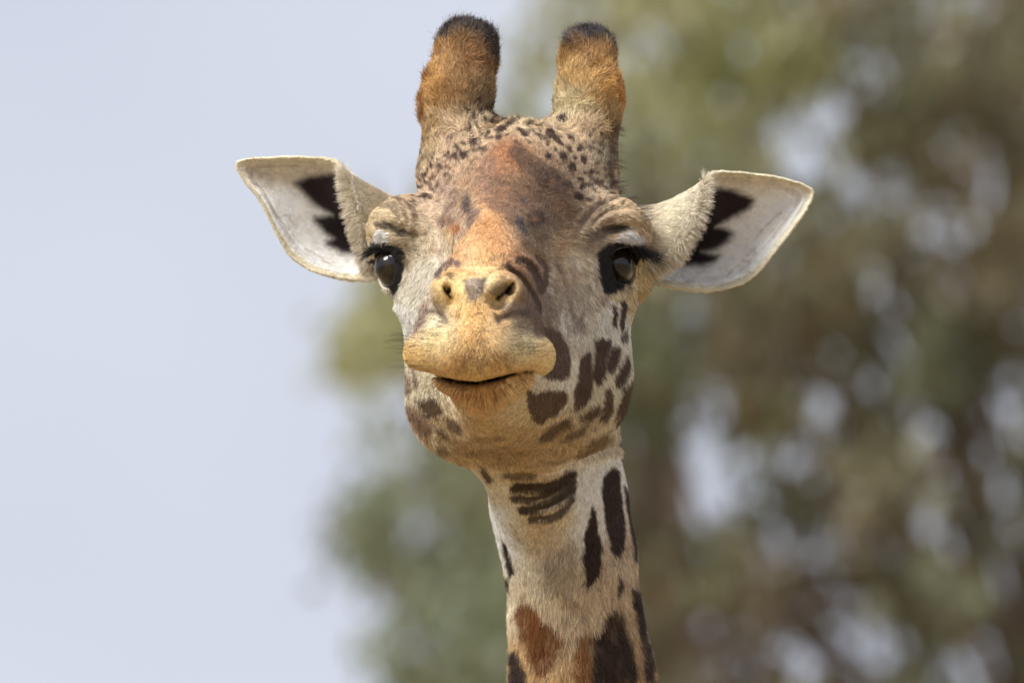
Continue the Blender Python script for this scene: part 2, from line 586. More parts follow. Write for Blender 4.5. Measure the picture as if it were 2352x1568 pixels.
def build_ear(E, n=300, ki=26, ko=34):
    rim = np.array([P(*r) for r in E['rim']])
    m = len(rim)
    # closed Catmull-Rom
    t = np.arange(n) / n * m
    i = np.floor(t).astype(int); f = (t - i)[:, None]
    a, b, c, d = (rim[(i + k - 1) % m] for k in range(4))
    R = 0.5 * (2 * b + (c - a) * f + (2 * a - 5 * b + 4 * c - d) * f ** 2 + (3 * b - a - 3 * c + d) * f ** 3)
    jag = vnoise(np.stack([t * 7, t * 0], -1), 1.0, 11)[:, None]
    A, B = P(*E['seg'][0]), P(*E['seg'][1])
    ba = B - A
    h = np.clip(((R - A) @ ba) / (ba @ ba), 0.0, 1)[:, None]
    C = A + h * ba
    out_dir = R - C; out_dir[:, 2] = 0
    out_dir /= np.linalg.norm(out_dir, axis=1, keepdims=True)
    R = R + out_dir * jag * 1.0
    G0 = P(*E['base']); br = E['br']
    ang = np.arctan2(R[:, 1] - G0[1] , (R[:, 2] - G0[2]) + 1e-6)
    side = np.sign(G0[0])
    # base ring angle follows the rim: front rim -> front of ring, top edge -> top, far rim -> back
    u = t / m
    nf = E['nf'] / m
    if side < 0:
        th = np.interp(u, [0, nf * .5, nf, 0.5 * (nf + 1), 1.0], [-0.9, 0.1, 1.25, 3.1, 5.383])
    else:
        th = np.interp(u, [0, nf * .5, nf, 0.5 * (nf + 1), 1.0], [-0.9, 0.1, 1.25, 3.1, 5.383])
    G = G0 + np.stack([np.zeros(n), br[1] * np.sin(th), br[2] * np.cos(th)], -1)
    G[:, 0] += -side * 20 * 0
    rings, kind = [], []
    for k in range(ki, 0, -1):                        # inner bowl, centre to rim
        s = k / ki
        q = R + (C - R) * s
        q[:, 2] = R[:, 2] + (C[:, 2] - R[:, 2]) * (1 - (1 - s) ** 2.2)
        q[:, 2] += 5 * np.exp(-((s - 0.16) / 0.05) ** 2) - 6 * np.exp(-((s - 0.24) / 0.05) ** 2)
        rings.append(q); kind.append(1 if k > 2 else 2)
    th_ = 6.5
    for a_ in (0, 45, 90, 135, 180):                  # rounded rim
        a_ = math.radians(a_)
        q = R + out_dir * th_ * math.sin(a_) * 0.5
        q[:, 2] = q[:, 2] - th_ * (1 - math.cos(a_)) * 0.8 + 2
        rings.append(q); kind.append(2)
    R2 = rings[-1]
    far = np.clip((np.linalg.norm(R2 - G, axis=1) - 110) / 90, 0, 1)[:, None]
    far = far * np.clip((u * m - E['nf']) / 2.0, 0, 1)[:, None]
    ctl_far = R2 + (C - R2) * 0.75; ctl_far[:, 2] = C[:, 2] - 190
    ctl_near = (R2 + G) / 2 + np.array([0, 0, 26.0])
    topw = np.exp(-((u - nf) / 0.06) ** 2)[:, None]
    ctl = ctl_far * far + ctl_near * (1 - far)
    ctl = ctl + topw * np.array([0, -4.0 if side < 0 else -36.0, -10.0])
    for k in range(1, ko + 1):
        s = k / ko
        q = (1 - s) ** 2 * R2 + 2 * s * (1 - s) * ctl + s * s * G
        rings.append(q); kind.append(2)
    V = np.concatenate(rings)
    K = len(rings)
    ia = (np.arange(K - 1)[:, None] * n + np.arange(n)[None]).ravel()
    ib = (np.arange(K - 1)[:, None] * n + (np.arange(n)[None] + 1) % n).ravel()
    Q = np.stack([ia, ib, ib + n, ia + n], 1)
    if side > 0:
        pass
    kd = np.repeat(kind, n)
    # outward orientation: inner bowl must face the lens
    nn = vnormals(V, Q)
    if nn[kd == 1][:, 2].mean() < 0:
        Q = Q[:, ::-1]
    return V, Q, kd, R, C
# ------------------------------------------------------------------ coat markings (pigment, plus some painted crease and lip shading)
KD = 0.91875
def crop(x0, y0, s):
    def f(*pts):
        return [((x0 + x / s) * KD, (y0 + y / s) * KD) for x, y in pts]
    f.k = KD / s
    return f
c1 = crop(900, 20, 2.9037); c2 = crop(560, 360, 3.92); c3 = crop(1440, 400, 3.7935); c4 = crop(960, 560, 2.5288)
c5 = crop(1100, 1060, 2.4233); c6 = crop(920, 480, 6.029); c7 = crop(1300, 480, 5.2278); c8 = crop(1020, 340, 4.355); c9 = crop(960, 640, 3.734)

S_HEAD = [
 (1100,300,205,173,132),(1200,290,212,181,138),(1300,300,205,173,132),(1000,420,206,173,138),(940,440,208,177,140),(1380,430,202,173,140),
 (1440,470,210,179,136),(870,490,218,193,152),(860,540,214,187,140),(1440,520,196,167,128),(1480,530,196,167,125),(1380,520,172,143,110),(1350,440,205,179,145),
 (1190,360,150,93,44),(1130,410,152,105,66),(1250,430,104,73,44),(1310,490,94,67,42),(1200,450,122,87,54),(1270,480,96,71,46),(1330,450,120,91,62),(1230,500,104,81,62),(1130,470,200,139,80),
 (1060,450,160,127,94),(1085,500,160,127,92),(1020,430,186,151,118),(1010,480,196,167,136),(1050,520,178,145,116),(1000,560,200,177,144),(950,560,166,147,112),(980,620,212,201,184),(950,660,200,189,168),
 (1240,530,124,101,76),(1290,560,176,139,98),(1330,600,206,187,158),(1350,650,200,185,164),(1300,640,190,161,130),(1280,690,164,147,126),
 (1340,700,182,167,154),(1400,720,226,221,212),(1310,740,208,199,188),(920,730,232,227,218),(1440,760,222,213,196),(1420,660,205,181,140),(1350,560,170,147,118),
 (1300,860,230,217,196),(1400,900,222,207,180),(980,890,224,207,176),(950,820,220,201,170),(960,960,202,173,136),(1000,1010,212,187,146),(1100,980,206,171,118),
 (1200,950,214,191,150),(1200,1010,194,157,104),(1300,1030,200,169,122),(1200,1060,194,159,110),(1390,990,210,189,156),(1100,1040,200,167,118),
 (1480,640,205,181,130),(1450,690,205,176,120)]
S_NOSE = [(1140,500,206,146,78),(1130,560,206,146,82),(1120,610,226,176,106),(1190,600,190,136,86),(1060,600,216,166,110),(1060,640,226,186,118),(1120,640,228,194,136),
 (1210,640,150,116,90),(1000,690,190,154,123),(960,740,175,144,116),(1240,700,140,116,96),(1260,760,150,128,106)]
S_MUZ = [(1090,720,222,169,88),(1000,770,226,201,140),(950,820,228,185,108),(1090,780,214,165,90),(1060,840,206,157,82),(1200,790,226,205,154),(1245,820,228,191,120),
 (1100,862,230,189,106),(1150,850,208,159,82),(1030,670,230,193,112),(1155,670,220,183,114),(985,700,176,151,122),(962,738,168,143,116),(1200,745,160,137,108),(1215,690,132,107,86),(1238,722,136,115,96),
 (1000,735,220,205,172),(1140,735,208,167,104),(1060,650,226,193,122),(1100,630,224,195,146)]
S_CHIN = [(1100,895,216,164,96),(1000,870,226,184,122),(1200,875,228,190,134),(1100,945,214,168,106),(1100,975,214,182,132)]
S_HORN = [(1000,320,184,150,98),(985,200,190,138,58),(1080,150,162,116,62),(1100,240,154,126,86),(1050,210,172,128,72),(1120,300,194,178,138),(965,380,174,150,113),
 (1400,200,204,148,56),(1320,180,194,152,82),(1310,240,198,176,130),(1290,270,204,190,146),(1400,300,170,136,84),(1385,370,144,132,106),(1390,420,144,135,113),(1350,120,164,120,68)]
S_NECK = [(1150,1120,222,204,176),(1200,1090,204,168,116),(1250,1120,204,170,122),(1230,1200,214,184,140),(1290,1180,214,188,150),(1170,1230,244,238,228),(1145,1190,244,238,228),(1380,1100,232,222,208),(1340,1200,242,236,228),(1350,1140,240,234,226),(1250,1250,212,192,164),
 (1250,1330,222,204,176),(1200,1380,224,202,168),(1400,1300,206,180,148),(1450,1250,190,162,130),(1440,1380,200,170,130),(1250,1568,216,176,112),(1180,1500,208,166,104),
 (1340,1400,216,192,158),(1480,1500,190,152,100),(1350,1568,200,150,90)]

def blend(pp, S, w):
    S = np.array(S, float)
    lin = srgb(S[:, 2], S[:, 3], S[:, 4]).reshape(3, -1).T if False else np.stack([srgb(*r) for r in S[:, 2:5]])
    out = np.zeros((len(pp), 3)); tot = np.zeros(len(pp))
    for (x, y), c in zip(S[:, :2], lin):
        k = 1.0 / (((pp[:, 0] - x) ** 2 + (pp[:, 1] - y) ** 2 + w * w) ** 1.6)
        out += k[:, None] * c; tot += k
    return out / tot[:, None]

def sstep(a, b, x):
    t = np.clip((x - a) / (b - a), 0, 1)
    return t * t * (3 - 2 * t)

def poly_sd(pp, pts):
    pts = np.asarray(pts, float)
    n = len(pts)
    d = np.full(len(pp), 1e9); inside = np.zeros(len(pp), bool)
    for i in range(n):
        a, b = pts[i], pts[(i + 1) % n]
        ba = b - a
        h = np.clip(((pp - a) @ ba) / max(ba @ ba, 1e-9), 0, 1)
        d = np.minimum(d, np.linalg.norm(pp - a - h[:, None] * ba, axis=1))
        c = (a[1] > pp[:, 1]) != (b[1] > pp[:, 1])
        with np.errstate(divide='ignore', invalid='ignore'):
            xi = (b[0] - a[0]) * (pp[:, 1] - a[1]) / (b[1] - a[1] + 1e-12) + a[0]
        inside ^= c & (pp[:, 0] < xi)
    return np.where(inside, -d, d)

DARK = (92, 70, 56)
# (kind, points, radii/width, colour, softness, strength, (zmin, zmax))
ZA = (-900, 900)
ZC = (-900, 450)
MARKS = []
def poly(pts, col=DARK, soft=5, a=1.0, z=ZA):
    MARKS.append(('p', pts, 0, col, soft, a, z))
def line(pts, w, col=DARK, soft=6, a=1.0, z=ZA):
    MARKS.append(('l', pts, w, col, soft, a, z))
def blob(c, rx, ry, col=DARK, soft=6, a=1.0, rot=0, z=ZA):
    MARKS.append(('b', c, (rx, ry, rot), col, soft, a, z))

# forehead
poly(c8((1060,30),(1160,25),(1240,120),(1320,250),(1150,300),(950,430),(870,260),(900,120)), (168,104,52), 26, .7)
line(c8((1190,190),(1310,300),(1500,450),(1720,600)), 20, (88,64,50), 16, .8)
line(c8((880,330),(820,480),(840,620)), 18, (140,104,86), 20, .5)
line(c8((1000,560),(1150,600),(1320,640)), 26, (108,76,54), 22, .7)
line(c8((930,740),(1080,800),(1170,900)), 17, (112,82,62), 14, .8)
blob(c8((640,750)), 11, 23, (84,68,62), 9, .95)
poly(c8((700,800),(790,790),(750,880),(650,1030),(628,950),(640,850)), (118,92,78), 8, .85)
blob(c8((1260,720)), 8, 11, (78,62,58), 8, .95)
poly(c8((1180,890),(1240,880),(1290,1060),(1250,1085),(1190,980)), (78,72,76), 7, .9)
blob(c8((1410,910)), 18, 22, (76,52,42), 12, .9)
blob(c8((1600,960)), 18, 12, (110,84,66), 12, .7)
blob(c8((400,940)), 16, 13, (112,78,58), 12, .85)
blob(c8((510,1040)), 14, 13, (168,98,34), 12, .9)
line(c8((490,740),(420,830)), 10, (126,98,82), 12, .7)
line(c8((330,540),(480,640)), 14, (146,116,102), 16, .6)
line(c8((1600,700),(1742,840)), 16, (120,82,52), 16, .7)
line(c8((420,1060),(500,1200)), 10, (200,160,100), 12, .6)
# crown spots
for (u, v, rx, ry) in [(845,715,28,22),(930,755,35,15),(885,790,20,18),(805,800,20,42),(795,890,14,38),(870,880,16,28),(945,835,20,22),(1005,825,28,20),(1095,840,38,22),
    (1025,885,46,22),(930,910,18,18),(908,940,14,20),(1000,945,28,18),(830,970,24,30),(1160,890,35,14),(1195,920,32,22),(960,720,25,12),(1000,775,45,12),(745,1075,28,26),
    (875,1035,22,12),(690,1080,18,28),(640,1060,14,12),(520,1155,20,16),(575,1160,22,16),(630,1165,22,12),(470,1225,26,18),(520,1245,20,12),(385,1295,35,14),(435,1310,26,12),
    (480,1280,20,12),(480,1370,24,20),(395,1410,16,14),(1300,925,30,10),(1270,850,30,10),(1390,920,36,34),(1430,965,30,22),(1460,995,16,20),(1470,835,38,20),(1535,945,28,22),
    (1520,1030,20,18),(1370,1090,26,18),(1480,1090,33,20),(1540,1160,28,34),(1590,1035,18,20),(1620,1110,26,26),(1680,1200,18,12),(1600,1255,22,20),(1730,1280,42,20),(1615,1305,18,22),
    (1660,1290,25,10),(1580,1370,38,30),(1510,1290,30,16),(1650,1390,26,12),(1825,1345,20,12),(1740,1390,16,12),(1320,960,16,8),(1370,1000,12,12),(1060,925,20,8),
    (760,1000,14,12),(700,1010,14,10),(620,1230,14,10),(560,1300,16,10),(430,1180,14,9),(350,1340,18,9),(1450,1150,14,12),(1560,1100,14,10),(1700,1330,18,10),(1780,1310,18,10),
    (1120,970,16,8),(1230,980,22,8),(1420,1040,16,10),(1310,890,14,8),(1220,860,20,8),(560,1205,14,9)]:
    blob(c1((u, v)), rx * c1.k * 1.08, ry * c1.k * 1.08, (62,42,32), 4, 1.0, rot=-20 if u < 1100 else 30)
_r = np.random.default_rng(33)
for _i in range(460):
    _x, _y = _r.uniform(945, 1430), _r.uniform(285, 500)
    _e = (abs(_x - 1186) / 235) ** 1.0 + (500 - _y) / 235
    if _e < .92 or _y < 300 + .0 * _x or (abs(_x - 1190) < 110 and _y > 330 + abs(_x - 1190) * .55):
        continue
    blob([(_x, _y)], _r.uniform(2.5, 6), _r.uniform(2.2, 5), (84, 58, 42), 3, _r.uniform(.6, 1), rot=_r.uniform(-40, 40))
for _i in range(200):
    _x, _y = _r.uniform(990, 1400), _r.uniform(370, 600)
    blob([(_x, _y)], _r.uniform(2.5, 10), _r.uniform(2, 7), [(96, 66, 46), (176, 118, 66), (146, 108, 78), (112, 84, 66)][_r.integers(0, 4)], 8, _r.uniform(.2, .5), rot=_r.uniform(-60, 60), z=(-900, 330))
for _i in range(80):
    _x, _y = _r.uniform(1230, 1420), _r.uniform(600, 760)
    blob([(_x, _y)], _r.uniform(3, 8), _r.uniform(5, 16), [(150, 126, 108), (226, 216, 204), (128, 104, 90)][_r.integers(0, 3)], 7, _r.uniform(.2, .5), rot=_r.uniform(-30, 10), z=ZC)
# horn tips
poly([(930,0),(1200,0),(1200,240),(1144,206),(1128,158),(1114,126),(1090,102),(1060,94),(1030,102),(1008,118),(985,136),(930,146)], (74,64,62), 20, 1, (-900,-120))
poly([(1230,0),(1480,0),(1480,170),(1418,160),(1404,128),(1380,110),(1340,104),(1305,112),(1284,130),(1230,138)], (78,70,70), 20, 1, (-900,-120))
line([(1108,150),(1110,215),(1095,250)], 12, (120,84,56), 14, .6, (-900,-100))
line([(975,180),(968,280)], 8, (150,92,40), 12, .5, (-900,-100))
line([(1418,150),(1426,260)], 7, (190,116,34), 10, .6, (-900,-100))
line([(1404,330),(1404,430)], 7, (92,74,64), 12, .8, (-900,-60))
# brows and eyes, right
poly(c7((1060,450),(1130,430),(1290,435),(1420,455),(1340,520),(1260,550),(1140,540),(1040,520)), (52,40,34), 7, .95)
line(c7((870,560),(1000,540),(1100,520)), 12, (120,98,78), 12, .7)
line(c7((960,620),(1060,640)), 14, (112,92,76), 12, .6)
poly(c7((1170,640),(1290,560),(1400,500),(1490,505),(1580,580),(1640,705),(1540,692),(1420,662),(1280,642)), (204,198,194), 6, 1)
poly(c7((985,800),(1100,690),(1250,650),(1450,678),(1560,735),(1700,800),(1700,860),(1590,870),(1550,930),(1480,1060),(1400,1170),(1310,1260),(1180,1310),(1080,1290),(1035,1180),(1005,1000)), (30,27,28), 4, 1)
line(c7((1440,1180),(1380,1280)), 4, (120,100,80), 5, .7)
# left
poly(c6((60,470),(230,440),(400,490),(560,560),(680,680),(560,680),(380,610),(230,540)), (66,54,44), 9, .9)
poly([(840,590),(880,600),(905,640),(908,668),(892,664),(872,640),(850,650)], (30,27,28), 4, 1)
line(c6((640,660),(760,800)), 12, (150,128,100), 12, .6)
poly(c6((10,770),(120,640),(165,550),(240,550),(330,640),(400,760),(250,745)), (226,222,220), 4, 1)
poly(c6((-60,775),(60,748),(300,755),(450,790),(560,870),(565,1000),(530,1200),(505,1400),(440,1510),(350,1490),(285,1400),(225,1250),(140,1080),(100,920),(-60,880)), (30,27,28), 4, 1)
for pts in (((335,60),(470,110),(560,260),(600,420)), ((470,90),(600,160),(680,300),(700,480)), ((620,180),(740,330),(740,500)), ((330,220),(460,330),(520,470))):
    line(c6(*pts), 3.2, (112,88,66), 5, .75)  # left brow folds drawn darker: crease shade in the colour
line(c6((250,200),(380,180),(480,260)), 7, (120,98,76), 7, .6)
for pts in (((800,110),(900,90),(1000,150),(1100,110),(1260,70)), ((720,290),(800,230),(930,180),(1080,130)), ((860,440),(880,330),(970,260),(1120,190)), ((930,420),(1000,340),(1120,250)), ((780,250),(860,200))):
    line(c7(*pts), 3.0, (118,94,72), 5, .7)  # right brow folds, crease shade painted as thin dark lines
# cheek right
poly(c4((1000,640),(1060,650),(1110,680),(1140,740),(1165,800),(1175,880),(1165,960),(1120,980),(1050,972),(1000,960),(1030,880),(1040,780),(1000,700)), (104,82,70), 6, 1, ZC)
poly(c4((1240,830),(1290,780),(1305,820),(1300,900),(1310,960),(1305,1060),(1270,1120),(1215,1165),(1195,1130),(1200,1050),(1215,980),(1230,920)), (98,76,62), 4)
poly(c4((1325,715),(1370,705),(1430,715),(1425,770),(1400,820),(1395,900),(1375,960),(1355,1000),(1310,960),(1308,900),(1325,820)), (88,68,56), 4)
poly(c4((1435,760),(1485,760),(1480,820),(1450,890),(1415,930),(1402,880),(1408,820)), (88,68,56), 4)
poly(c4((1455,930),(1492,860),(1522,800),(1545,880),(1525,940),(1475,1000),(1448,980)), (92,70,56), 4)
poly(c4((1370,1030),(1410,1010),(1440,1060),(1445,1150),(1410,1240),(1372,1220),(1362,1140),(1390,1080)), (104,80,60), 5)
poly(c4((1500,1000),(1560,940),(1560,1080),(1520,1180),(1475,1260),(1458,1200),(1480,1100)), (100,76,54), 5)
poly(c4((905,1040),(960,1062),(1040,1042),(1150,1045),(1160,1100),(1100,1190),(1040,1215),(1000,1260),(950,1240),(910,1130)), (106,80,56), 5)
poly(c4((1000,1315),(1060,1262),(1150,1212),(1190,1202),(1195,1260),(1130,1290),(1080,1340),(1000,1350)), (120,92,64), 6, .95)
poly(c4((1228,1200),(1300,1150),(1350,1120),(1372,1160),(1310,1210),(1250,1240)), (108,82,60), 5)
poly(c4((1110,1340),(1180,1300),(1250,1260),(1290,1240),(1272,1300),(1200,1340),(1130,1362)), (122,96,70), 6, .9)
poly(c4((1262,1380),(1340,1330),(1425,1290),(1440,1330),(1380,1395),(1300,1450),(1235,1460)), (138,106,72), 8, .9)
poly(c4((1440,510),(1465,500),(1466,600),(1457,642),(1436,612)), (80,66,60), 3)
poly(c4((1488,470),(1530,465),(1530,530),(1515,640),(1492,680),(1480,600),(1490,540)), (80,66,60), 3)
poly(c4((1495,680),(1535,640),(1530,720),(1500,740)), (96,78,66), 4, .9)
blob(c4((1200,660)), 14, 12, (150,128,116), 10, .6)
line(c4((1180,560),(1250,650)), 8, (140,124,114), 9, .6, ZC)
line(c4((1090,230),(1130,330)), 9, (140,112,92), 12, .6, ZC)
line(c4((1080,250),(1110,300)), 4, (110,82,66), 5, .6, ZC)
blob(c4((1020,560)), 26, 22, (138,120,110), 16, .6, z=ZC)
blob(c4((1160,420)), 30, 20, (165,148,134), 20, .5, z=ZC)
# cheek left
poly(c4((215,1085),(300,1070),(350,1110),(372,1170),(340,1212),(265,1180)), (98,74,52), 6, .95, ZC)
poly(c4((395,1200),(440,1210),(482,1260),(492,1310),(430,1290),(400,1250)), (112,86,60), 6, .9, ZC)
poly(c4((290,1240),(340,1250),(402,1310),(412,1345),(350,1322)), (112,86,60), 6, .9)
poly(c4((130,880),(170,930),(195,1000),(175,1060),(130,1000)), (120,92,72), 6, .9)
poly(c4((140,1080),(215,1120),(290,1240),(300,1320),(240,1310),(170,1200)), (132,100,76), 8, .85)
poly(c4((310,1370),(370,1380),(410,1430),(330,1440)), (128,98,68), 7, .9)
line(c4((185,860),(215,1000)), 5, (120,98,78), 6, .8, ZC)
line(c4((95,640),(100,760)), 5, (150,130,112), 6, .6)
line(c4((430,1345),(600,1360),(760,1350)), 7, (150,116,74), 10, .5)
line(c4((400,1425),(600,1430),(820,1420)), 8, (158,122,76), 12, .5)
# snout
line(c9((1150,95),(1250,170),(1340,270),(1420,400),(1440,520)), 8, (96,74,68), 5, .95)
line(c9((1250,40),(1350,90),(1420,190),(1460,300)), 9, (98,74,62), 5, .95)
line(c9((1430,20),(1500,110),(1500,220),(1470,300)), 7, (104,78,64), 5, .95)
line(c9((1360,480),(1420,600),(1440,720)), 13, (128,102,92), 10, .8)
line(c9((510,190),(540,120),(640,70),(700,80)), 6, (116,90,84), 6, .9)
line(c9((390,440),(360,560),(290,680)), 7, (150,112,94), 8, .7)
poly(c9((745,215),(840,200),(960,190),(940,300),(905,350),(860,425),(790,425),(760,340)), (108,92,84), 8, .82)
for _i in range(26):
    blob(c9((840 + 60 * math.sin(_i * 5.1), 310 + 80 * math.cos(_i * 3.7))), 2.2, 2.6, (92, 78, 74) if _i % 2 else (176, 152, 132), 3, .6)
blob(c9((820,250)), 14, 8, (190,168,148), 8, .5)
line(c9((430,500),(530,530),(590,610)), 6, (100,80,70), 10, .75)  # crease under the left nostril, its shade painted in
line(c9((1055,600),(1130,548),(1220,522),(1330,530)), 8, (96,78,70), 11, .8)  # crease under the right nostril, shade painted likewise
line(c9((1130,470),(1290,450)), 9, (150,128,112), 10, .7)
line(c9((420,460),(560,470)), 6, (190,172,156), 8, .7)
blob(c9((620,185)), 8, 5, (120,96,66), 6, .8)
blob(c9((1105,195)), 8, 6, (130,100,66), 7, .7)
poly(c9((980,340),(1070,230),(1150,240),(1180,290),(1070,400)), (120,98,70), 9, .8, (500,900))  # painted shadow inside the right nostril
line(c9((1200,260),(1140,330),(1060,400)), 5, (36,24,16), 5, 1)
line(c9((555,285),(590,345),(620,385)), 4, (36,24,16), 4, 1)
_r = np.random.default_rng(21)
for _i in range(110):
    _x, _y = _r.normal(850, 85), _r.uniform(430, 1000)
    blob(c9((_x, _y)), _r.uniform(.7, 2.2), _r.uniform(.8, 2.4), (96,66,38), 2, .8, z=(450, 900))
line([(962,846),(1010,859),(1060,866),(1100,865),(1150,854),(1200,841),(1240,842)], 4, (234,186,116), 7, .7, (430, 900))  # lip edge catching light, painted as a paler band
line([(948,856),(962,861),(1010,873),(1060,881),(1100,880),(1150,869),(1200,854),(1222,852)], 2.5, (60,38,26), 5, .9, (380, 900))  # dark inner lip skin, also painting the shadow line of the mouth
line(c9((560,1180),(720,1210),(860,1215),(1000,1195),(1120,1160)), 6, (90,56,28), 10, .7, (380, 900))  # shade under the upper lip painted onto the chin
# throat and neck
poly(c5((985,300),(1040,248),(1085,270),(1095,400),(1112,550),(1115,690),(1090,765),(1040,772),(1018,700),(998,580),(978,400)), (60,43,37), 5)
poly(c5((925,465),(945,520),(957,620),(972,720),(965,860),(935,930),(893,985),(873,900),(866,760),(880,620)), (60,43,37), 5)
poly(c5((1082,885),(1102,900),(1107,960),(1097,1015),(1075,990),(1068,930)), (52,38,34), 4)
poly(c5((1030,1078),(1085,1110),(1125,1200),(1152,1350),(1172,1500),(1180,1900),(905,1900),(905,1568),(912,1350),(925,1240),(980,1180),(1000,1115)), (60,43,35), 7)
poly(c5((838,1245),(880,1200),(925,1235),(912,1350),(905,1568),(905,1900),(780,1900),(805,1568),(820,1400)), (148,94,36), 8, .95)
poly(c5((1108,350),(1145,400),(1165,600),(1185,800),(1165,805),(1140,600),(1115,450)), (66,50,43), 5)
poly(c5((1152,950),(1205,990),(1240,1150),(1262,1350),(1262,1500),(1215,1515),(1190,1250),(1160,1080)), (62,46,40), 6)
poly(c5((1262,1500),(1330,1470),(1330,1900),(1240,1900),(1240,1620)), (70,50,36), 6)
poly(c5((478,1060),(555,1045),(620,1130),(700,1200),(735,1270),(705,1380),(645,1475),(600,1475),(540,1360),(500,1220),(470,1120)), (142,88,36), 8)
poly(c5((590,1330),(660,1300),(680,1400),(640,1470),(590,1440)), (118,70,34), 10, .6)
poly(c5((445,1320),(480,1325),(525,1440),(545,1568),(545,1900),(440,1900)), (62,44,38), 5)
poly(c5((370,670),(405,700),(455,860),(430,905),(400,830)), (60,46,40), 5)
poly(c5((390,880),(420,900),(430,1080),(400,1080)), (80,60,48), 5)
poly(c5((230,230),(290,290),(325,345),(285,345),(250,300)), (104,78,58), 6)
line(c5((450,375),(560,372),(640,370),(730,335),(800,290)), 12, (70,52,34), 7, 1)
line(c5((450,440),(560,442),(680,405),(800,330)), 9, (52,38,26), 5, .9)
line(c5((500,508),(600,495),(720,445),(800,380)), 11, (56,42,30), 5, .95)
line(c5((560,560),(680,548),(760,500),(798,445)), 9, (70,54,40), 6, .9)
line(c5((400,300),(480,305),(570,298)), 7, (100,76,50), 6, .8)
line(c5((290,215),(370,225),(450,225)), 3.5, (128,98,62), 5, .8)
line(c5((600,215),(720,220),(800,190)), 3.5, (150,116,72), 5, .7)
poly(c5((600,820),(720,720),(800,690),(835,780),(832,960),(720,1010),(620,960)), (172,152,130), 26, .7)
for _i in range(150):
    _x, _y = _r.uniform(1190, 1490), _r.uniform(1300, 1600)
    blob([(_x, _y)], _r.uniform(2, 5), _r.uniform(8, 26), [(120, 78, 42), (96, 66, 44), (206, 172, 128)][_r.integers(0, 3)], 6, _r.uniform(.12, .32), rot=_r.uniform(-12, 6), z=(-900, 60))
line(c5((740,1030),(830,1060)), 12, (176,140,98), 14, .6)
line(c5((430,600),(490,690)), 6, (196,172,146), 9, .7)
line(c5((1000,130),(1080,100)), 3, (96,80,68), 4, .8)

def generic_patches(p, scale, seed=5):
    """network of large brown patches for everything the lens does not look at"""
    r = np.random.default_rng(seed)
    q = p / scale + vnoise(p, 3.0 / scale, seed)[:, None] * 0.10
    i0 = np.floor(q).astype(np.int64)
    d1 = np.full(len(q), 9.0); d2 = np.full(len(q), 9.0)
    tab = r.random((4096, 3))
    for a in (-1, 0, 1):
        for b in (-1, 0, 1):
            for c in (-1, 0, 1):
                cc = i0 + np.array([a, b, c])
                h = ((cc[:, 0] * 73856093) ^ (cc[:, 1] * 19349663) ^ (cc[:, 2] * 83492791)) & 4095
                d = np.linalg.norm(cc + tab[h] - q, axis=1)
                n1 = np.minimum(d1, d)
                d2 = np.minimum(d2, np.maximum(d1, d))
                d1 = n1
    return sstep(0.06, 0.14, d2 - d1)

